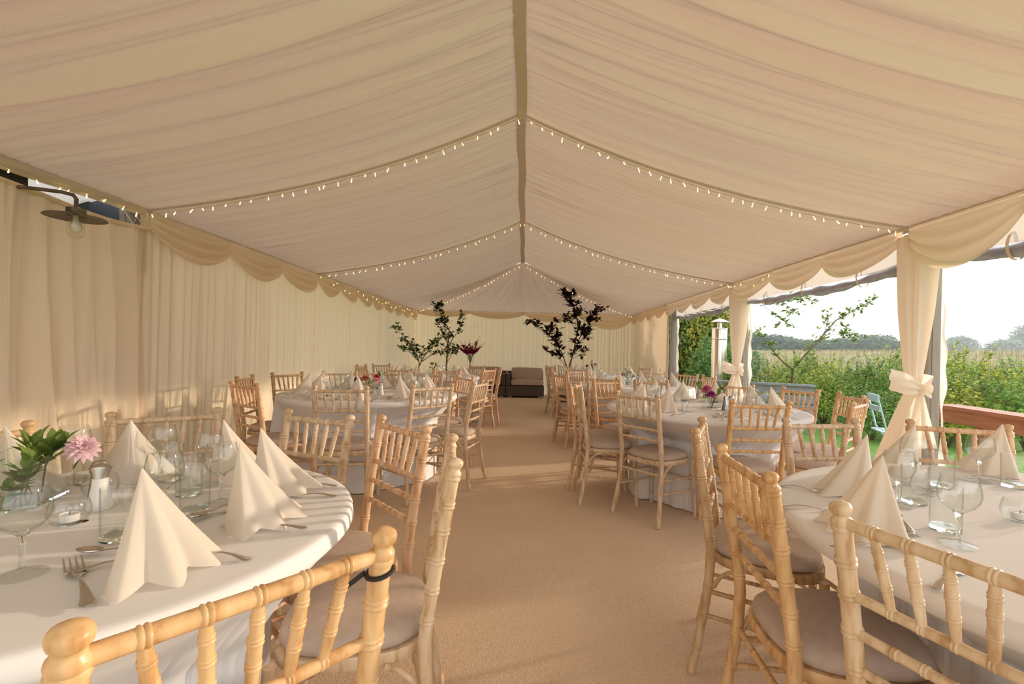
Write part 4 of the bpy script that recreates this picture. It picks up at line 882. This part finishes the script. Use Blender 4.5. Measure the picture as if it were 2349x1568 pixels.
plant('potted_maple', 'dark maroon-leaved maple standing before the end wall', 'plant', (1.03, 10.85, 0),
      [([(0, 0, .2), (.02, 0, .85), (.12, 0, 1.25), (.20, 0, 1.75), (.12, -.1, 2.15), (-.02, -.3, 2.36), (-.10, -.4, 2.46)], .022), ([(.1, 0, 1.15), (.28, 0, 1.6), (.52, 0, 1.95), (.62, -.2, 2.2)], .014), ([(.0, 0, .75), (-.15, 0, 1.15), (-.35, 0, 1.45), (-.62, 0, 1.72), (-.86, 0, 1.84)], .014), ([(-.2, 0, 1.2), (-.32, 0, 1.5), (-.36, 0, 1.82)], .010), ([(-.05, 0, .85), (-.3, 0, 1.15), (-.55, 0, 1.2)], .008), ([(.12, 0, 1.3), (.36, 0, 1.55), (.42, 0, 1.75)], .008), ([(.18, 0, 1.6), (.05, 0, 1.85), (-.08, 0, 2.0)], .008), ([(.1, 0, 1.05), (.25, 0, 1.12), (.35, 0, 1.2)], .006)], MAROON, .14, 20, 13, .2, twig=.20)

# ------------------------------------------------------------------ rattan sofas
def sofa(x, y, w, label, arms):
    t = thing('rattan_sofa', label, 'sofa', (x, y, 0), 0, 'rattan sofas')
    MB().box((0, 0, .17), (w, .80, .25)).build('base', RATTAN, t, smooth=False); MB().box((0, .37, .46), (w, .08, .36)).build('backrest', RATTAN, t, smooth=False)
    for sg in arms: MB().box((sg * (w / 2 - .045), -.03, .45), (.09, .74, .28)).build('armrest', RATTAN, t, smooth=False)
    x0 = -w / 2 + (.1 if -1 in arms else .01); x1 = w / 2 - (.1 if 1 in arms else .01)
    def cush(c, d, nm):
        b = MB(); o = superel(d[0] / 2, d[1] / 2, 9, 0, 0, 48); b.loft([[(c[0] + p[0] * k, c[1] + p[1] * k, c[2] + z) for p in o] for k, z in ((.94, -d[2] / 2), (.99, -d[2] * .42), (1, -d[2] * .1), (1, d[2] * .15), (.985, d[2] * .42), (.94, d[2] / 2), (.5, d[2] * .56), (.05, d[2] * .58))]); return b.build(nm, SOFACUSH, t)
    cush(((x0 + x1) / 2, -.06, .375), (x1 - x0, .70, .12), 'seat_cushion')
    o = cush((0, 0, 0), (x1 - x0 - .02, .33, .14), 'back_cushion'); o.rotation_euler = (math.radians(78), 0, 0); o.location = ((x0 + x1) / 2, .25, .575)
    for sx_ in (-1, 1):
        for sy_ in (-1, 1): MB().box((sx_ * (w / 2 - .1), sy_ * .34, .02), (.1, .05, .045)).build('foot', ALU, t, smooth=False)
sofa(.06, 12.45, .96, 'dark rattan sofa with taupe cushions in the middle of the end wall', (-1,))
sofa(-.93, 12.45, .98, 'dark rattan sofa with taupe cushions next to the gladioli', (1,))

# ------------------------------------------------------------------ outside: furniture
t = thing('bar_top', 'red-brown timber bar top beyond the larger pole curtain', 'counter', (4.15, 3.2, 0))
R_ = Matrix.Rotation(-.10, 3, 'Z'); rotv = lambda x, y, z: tuple(R_ @ Vector((x, y, z)))
for k in range(2): MB().box(rotv(-.065 + .13 * k, 0, .735), (.122, 3.4, .034), R_).build('top_board', REDWOOD, t, smooth=False)
MB().box(rotv(-.095, 0, .655), (.035, 3.36, .125), R_).build('apron_board', REDWOOD, t, smooth=False)
for yy_ in (-1.5, .15, 1.2): MB().box(rotv(.0, yy_, .26), (.09, .09, .90), R_).build('post', REDWOOD, t, smooth=False)
t = thing('folding_chair', 'pale blue folding chair half hidden by the larger pole curtain', 'chair', (4.32, 5.55, -.10), 1.2)
for k, z in ((0, .84), (1, .72)): MB().box((0, .2 - .02 * k, z), (.38, .02, .085 - .02 * k)).build('back_slat', BLUEPAINT, t, smooth=False)
for k in range(5): MB().box((0, -.16 + .075 * k, .46), (.38, .055, .018)).build('seat_slat', BLUEPAINT, t, smooth=False)
for sg in (-1, 1):
    MB().tube([(sg * .18, -.2, 0), (sg * .18, .12, .5), (sg * .18, .21, .88)], .011, 8).build('back_leg', BLUEPAINT, t); MB().tube([(sg * .16, .24, 0), (sg * .16, -.18, .45)], .011, 8).build('front_leg', BLUEPAINT, t)
t = thing('patio_heater', 'tall steel and glass tube patio heater before the dark hedge', 'heater', (4.18, 10.2, -.1))
def sq(a, z): return [(-a, -a, z), (a, -a, z), (a, a, z), (-a, a, z)]
MB().lathe([(.001, 0), (.25, 0), (.25, .03), (.17, .06), (.17, .55), (.001, .56)], 28).build('base', BRUSHED, t)
MB().lathe([(.155, .55), (.155, 1.86), (.148, 1.86), (.148, .55)], 40).build('tube', HEATM, t)
for z in (.56, 1.62, 1.84): MB().lathe([(.158, z), (.162, z + .008), (.162, z + .022), (.158, z + .03)], 40).build('ring', STEEL, t)
MB().lathe([(.05, 1.86), (.05, 2.0)], 20).build('flue', STEEL, t)
MB().lathe([(.001, 1.985), (.19, 1.99), (.19, 2.0), (.10, 2.05), (.001, 2.08)], 28).build('hood', STEEL, t)
t = thing('timber_fence', 'low weathered grey timber fence between heater and shrubs', 'fence', (4.0, 8.45, -.1)); ang = math.atan2(-1.0, 1.6); R_ = Matrix.Rotation(ang, 3, 'Z')
for z, h in ((.74, .12), (.58, .13), (.43, .13), (.28, .12)): MB().box((0, 0, z), (2.0, .045, h), R_).build('plank', GREYWOOD, t, smooth=False)
MB().box((0, 0, .82), (2.04, .12, .035), R_).build('capping', GREYWOOD, t, smooth=False)
for s in (-.95, 0, .95): MB().box(tuple(R_ @ Vector((s, .05, .4))), (.09, .09, .82), R_).build('post', GREYWOOD, t, smooth=False)

# ------------------------------------------------------------------ outside: planting
def cloud(r, n, rx, ry, rz, L, cz, bumps=9, hollow=.55, flat=.5):
    """n leaves over a lumpy crown; returns a mesh builder"""
    b = MB(); lob = [(rdir(r, -.25, 1), r.uniform(.12, .34)) for _ in range(bumps)]; vs = []; fs = []
    for i in range(n):
        d = rdir(r, -.85, 1); q = 1 - .30
        for l, a in lob: q = max(q, (.62 + a) * max(0, d.dot(l)) ** 1.5 + .30)
        rad = q * (hollow + (1 - hollow) * r.random() ** .5); c = Vector((d.x * rx * rad, d.y * ry * rad, cz + d.z * rz * rad))
        nrm = (d + rdir(r) * .9).normalized(); s = nrm.cross(rdir(r)).normalized(); u = nrm.cross(s); k = L * r.uniform(.6, 1.25); w2 = k * .5
        j = len(vs); vs += [c - u * k * .5, c + s * w2 * .5, c + u * k * .5 + nrm * k * .12, c - s * w2 * .5]; fs.append((j, j + 1, j + 2, j + 3))
    return b.add(vs, fs)
def make_shrub(seed, n=2300):
    r = random.Random(seed); t = thing('shrub', '', 'shrub'); cb = cloud(r, n, .75, .75, .64, .075, .66, 11, .3); st = MB()
    for i in range(26):
        a = r.uniform(0, 6.28); q = r.uniform(.1, .75); p0 = Vector((q * math.cos(a), q * math.sin(a), .75 + .3 * (1 - q))); p1 = p0 + Vector((r.uniform(-.2, .2), r.uniform(-.2, .2), r.uniform(.25, .6)))
        st.tube([p0, (p0 + p1) / 2 + Vector((.02, 0, 0)), p1], [.005, .004, .0015], 4)
        for k in range(16):
            leaf(cb, p0.lerp(p1, r.uniform(.2, 1.02)), (rdir(r, -.2, .8)), (0, 0, 1), r.uniform(.05, .085), .042, .15)
    cb.build('foliage', SHRUBLEAF, t, smooth=False)
    for i in range(9):
        a = r.uniform(0, 6.28); q = r.uniform(.15, .5); st.tube([(0, 0, 0), (q * .5 * math.cos(a), q * .5 * math.sin(a), .45), (q * math.cos(a), q * math.sin(a), r.uniform(.8, 1.3))], [.014, .009, .003], 5)
    st.build('stems', BARK, t); return t
SHR = [Kind(make_shrub(s)) for s in (1, 2, 3)]
rows = [(5.15, 9.6, .95), (5.9, 9.35, .95), (6.65, 8.9, 1.0), (7.35, 8.4, 1.0), (8.1, 8.0, 1.05), (6.2, 10.6, 1.1), (7.2, 10.0, 1.15), (8.3, 9.4, 1.15), (9.3, 8.9, 1.15), (5.6, 7.6, .72), (6.35, 7.1, .8), (10.2, 9.6, 1.2), (8.8, 10.8, 1.2), (7.0, 11.6, 1.2), (7.4, 7.0, .95), (9.2, 10.0, 1.1), (7.9, 8.9, 1.0), (6.75, 7.75, .9)]
tones = [((1, 1, .9), 'mid green'), ((1.25, 1.1, .7), 'yellow-green'), ((.62, .85, .8), 'deep green'), ((1.1, 1.15, .75), 'light green')]
for i, (x, y, s) in enumerate(rows):
    tc_, tn_ = tones[(i * 7 + i // 3) % 4]; near = x / y < .83
    rank = sorted([q[0] / q[1] for q in rows if (q[0] / q[1] < .83) == near]).index(x / y)
    SHR[i % 3].put((x, y, -.12), i * 1.3, '%s shrub %s, %s across from the %s one' % (tn_, 'between the pole curtains' if near else 'past the larger pole curtain', ORD[rank], 'smaller' if near else 'larger'), 'shrubs outside the open side', (s * 1.05, s * 1.05, s * (.88, .72, .94, .80, .84)[i % 5]), (*tc_, 1))
# dark hedge tree by the far post and the branch reaching over
def make_tree(seed, n, rx, ry, rz, cz, L, nm, mtl=TREELEAF, trunk=True):
    r = random.Random(seed); t = thing(nm, '', 'tree'); cloud(r, n, rx, ry, rz, L, cz, 22, .25).build('crown', mtl, t, smooth=False)
    if trunk: MB().tube([(0, 0, 0), (.05 * rx, 0, cz * .5), (0, 0, cz)], [.07 * rx, .05 * rx, .03 * rx], 8).build('trunk', BARK, t)
    return t
HED = Kind(make_tree(21, 6500, 1.3, 1.3, 1.95, 1.7, .15, 'hedge_tree'))
for i, (x, y, s, sz, c, lb) in enumerate(((4.35, 14.6, .9, 1.0, (.10, .20, .10), 'dark green bushy tree just past the far post'), (5.35, 14.0, .82, 1.0, (.27, .30, .06), 'yellowing bushy tree behind the patio heater'), (5.75, 14.9, .75, .95, (.16, .26, .08), 'mid green bushy tree behind the smaller pole curtain'), (5.0, 12.2, .55, .5, (.13, .27, .09), 'low green bush at the foot of the dark tree'), (5.6, 12.3, .45, .45, (.12, .25, .12), 'low bluish-green bush behind the patio heater base'), (4.9, 16.4, 1.25, 1.2, (.08, .15, .08), 'darkest tall tree at the back behind the far post'))):
    HED.put((x, y, -.15), i * 1.1, lb, 'hedge trees by the far post', (s, s, sz), (*c, 1))
plant('overhanging_branch', 'leafy branch hanging into the sky beside the smaller pole curtain', 'branch', (6.35, 12.9, 2.55), [([(0, 0, 0), (.5, 0, .12), (1.0, 0, .2), (1.45, -.1, .15)], .012), ([(.1, 0, 0), (.45, 0, -.22), (.75, 0, -.45)], .008), ([(.3, 0, .1), (.7, 0, -.05), (.95, 0, -.1)], .006)], PALELEAF, .12, 22, 31, None, .1, .22)
plant('young_tree', 'slender young tree with a forked trunk rising over the shrubs', 'tree', (4.8, 8.5, -.12), [([(.02, 0, 0), (0, 0, .7), (.0, 0, 1.1), (.35, 0, 1.5), (.75, 0, 1.98), (1.15, 0, 2.22), (1.42, 0, 2.36)], .028), ([(.0, 0, 1.08), (-.28, 0, 1.32), (-.5, 0, 1.6), (-.62, 0, 1.75)], .016), ([(.55, 0, 1.75), (.62, 0, 2.0), (.56, 0, 2.15)], .007), ([(.45, 0, 1.62), (.75, 0, 1.74), (1.05, 0, 1.68)], .006), ([(.7, 0, 1.9), (.95, 0, 1.86), (1.2, 0, 1.74)], .005), ([(.02, 0, .8), (.3, .1, 1.1), (.4, .1, 1.3)], .008)], PALELEAF, .085, 20, 33, None, .05, .16)
# reed bed
P = np.zeros((60, 60, 3)); r_ = np.random.RandomState(4)
gx_ = np.geomspace(11, 260, 60); gy_ = np.linspace(-80, 260, 60)
for i, x in enumerate(gx_):
    for j, y in enumerate(gy_): P[i, j] = (x, y, -.1 + 1.55 * min(1, (x - 11) / 14) + .1 * r_.normal() * min(1, (x - 11) / 14))
struct(MB().grid(P).build('terrain', FIELD, sharp=0))
r = random.Random(9); vs = []; fs = []
for i in range(26000):
    x = 13 + 45 * r.random() ** 1.6; y = x * r.uniform(.55, 2.6) * .8; z0 = -.1 + 1.55 * min(1, (x - 11) / 14) - .2; h = r.uniform(.4, .75); dx, dy = r.uniform(-.15, .15), r.uniform(-.15, .15); w2 = .012 + .0006 * x
    j = len(vs); vs += [(x - w2, y + w2, z0), (x + w2, y - w2, z0), (x + dx, y + dy, z0 + h)]; fs.append((j, j + 1, j + 2))
tag(MB().add(vs, fs).build('reeds', REED, smooth=False), 'buff dry reeds filling the field beyond the shrubs', 'reeds', kind='stuff')
# distant trees; their pale blue-green tint holds part of the haze
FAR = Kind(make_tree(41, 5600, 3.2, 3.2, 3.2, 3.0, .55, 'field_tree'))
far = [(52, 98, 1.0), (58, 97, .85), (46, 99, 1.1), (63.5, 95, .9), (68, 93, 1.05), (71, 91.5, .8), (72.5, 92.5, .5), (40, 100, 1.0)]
for i, (x, y, s) in enumerate(far): FAR.put((x, y, .4), i * 2.1, 'haze-tinted tree in the far hedgerow, %s along towards the larger pole curtain' % ORD[sorted(far, key=lambda q: q[0] / q[1]).index((x, y, s))], 'far hedgerow trees', (1.5 * s, 1.5 * s, .80 * s), (.085, .17, .12, 1))
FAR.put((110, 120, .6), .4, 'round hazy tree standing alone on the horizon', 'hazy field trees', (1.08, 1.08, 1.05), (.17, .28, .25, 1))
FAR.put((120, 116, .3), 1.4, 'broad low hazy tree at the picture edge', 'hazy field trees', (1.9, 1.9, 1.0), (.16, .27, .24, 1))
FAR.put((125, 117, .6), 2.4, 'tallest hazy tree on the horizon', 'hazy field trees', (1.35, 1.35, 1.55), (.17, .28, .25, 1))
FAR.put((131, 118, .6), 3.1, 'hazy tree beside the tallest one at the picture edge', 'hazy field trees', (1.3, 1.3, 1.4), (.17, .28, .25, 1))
# morning-like haze over the field
m, nt, out = mat('field_haze'); vsc = N(nt, 'ShaderNodeVolumeScatter', Density=.0021, Anisotropy=.3); vsc.inputs[0].default_value = (.92, .96, 1, 1); nt.links.new(vsc.outputs[0], out.inputs[1])
HZ = m
tag(MB().box((150, 130, 4.6), (250, 250, 9.6)).build('field_mist', HZ, smooth=False), 'pale evening haze lying over the reed field and far trees', 'haze', kind='stuff')
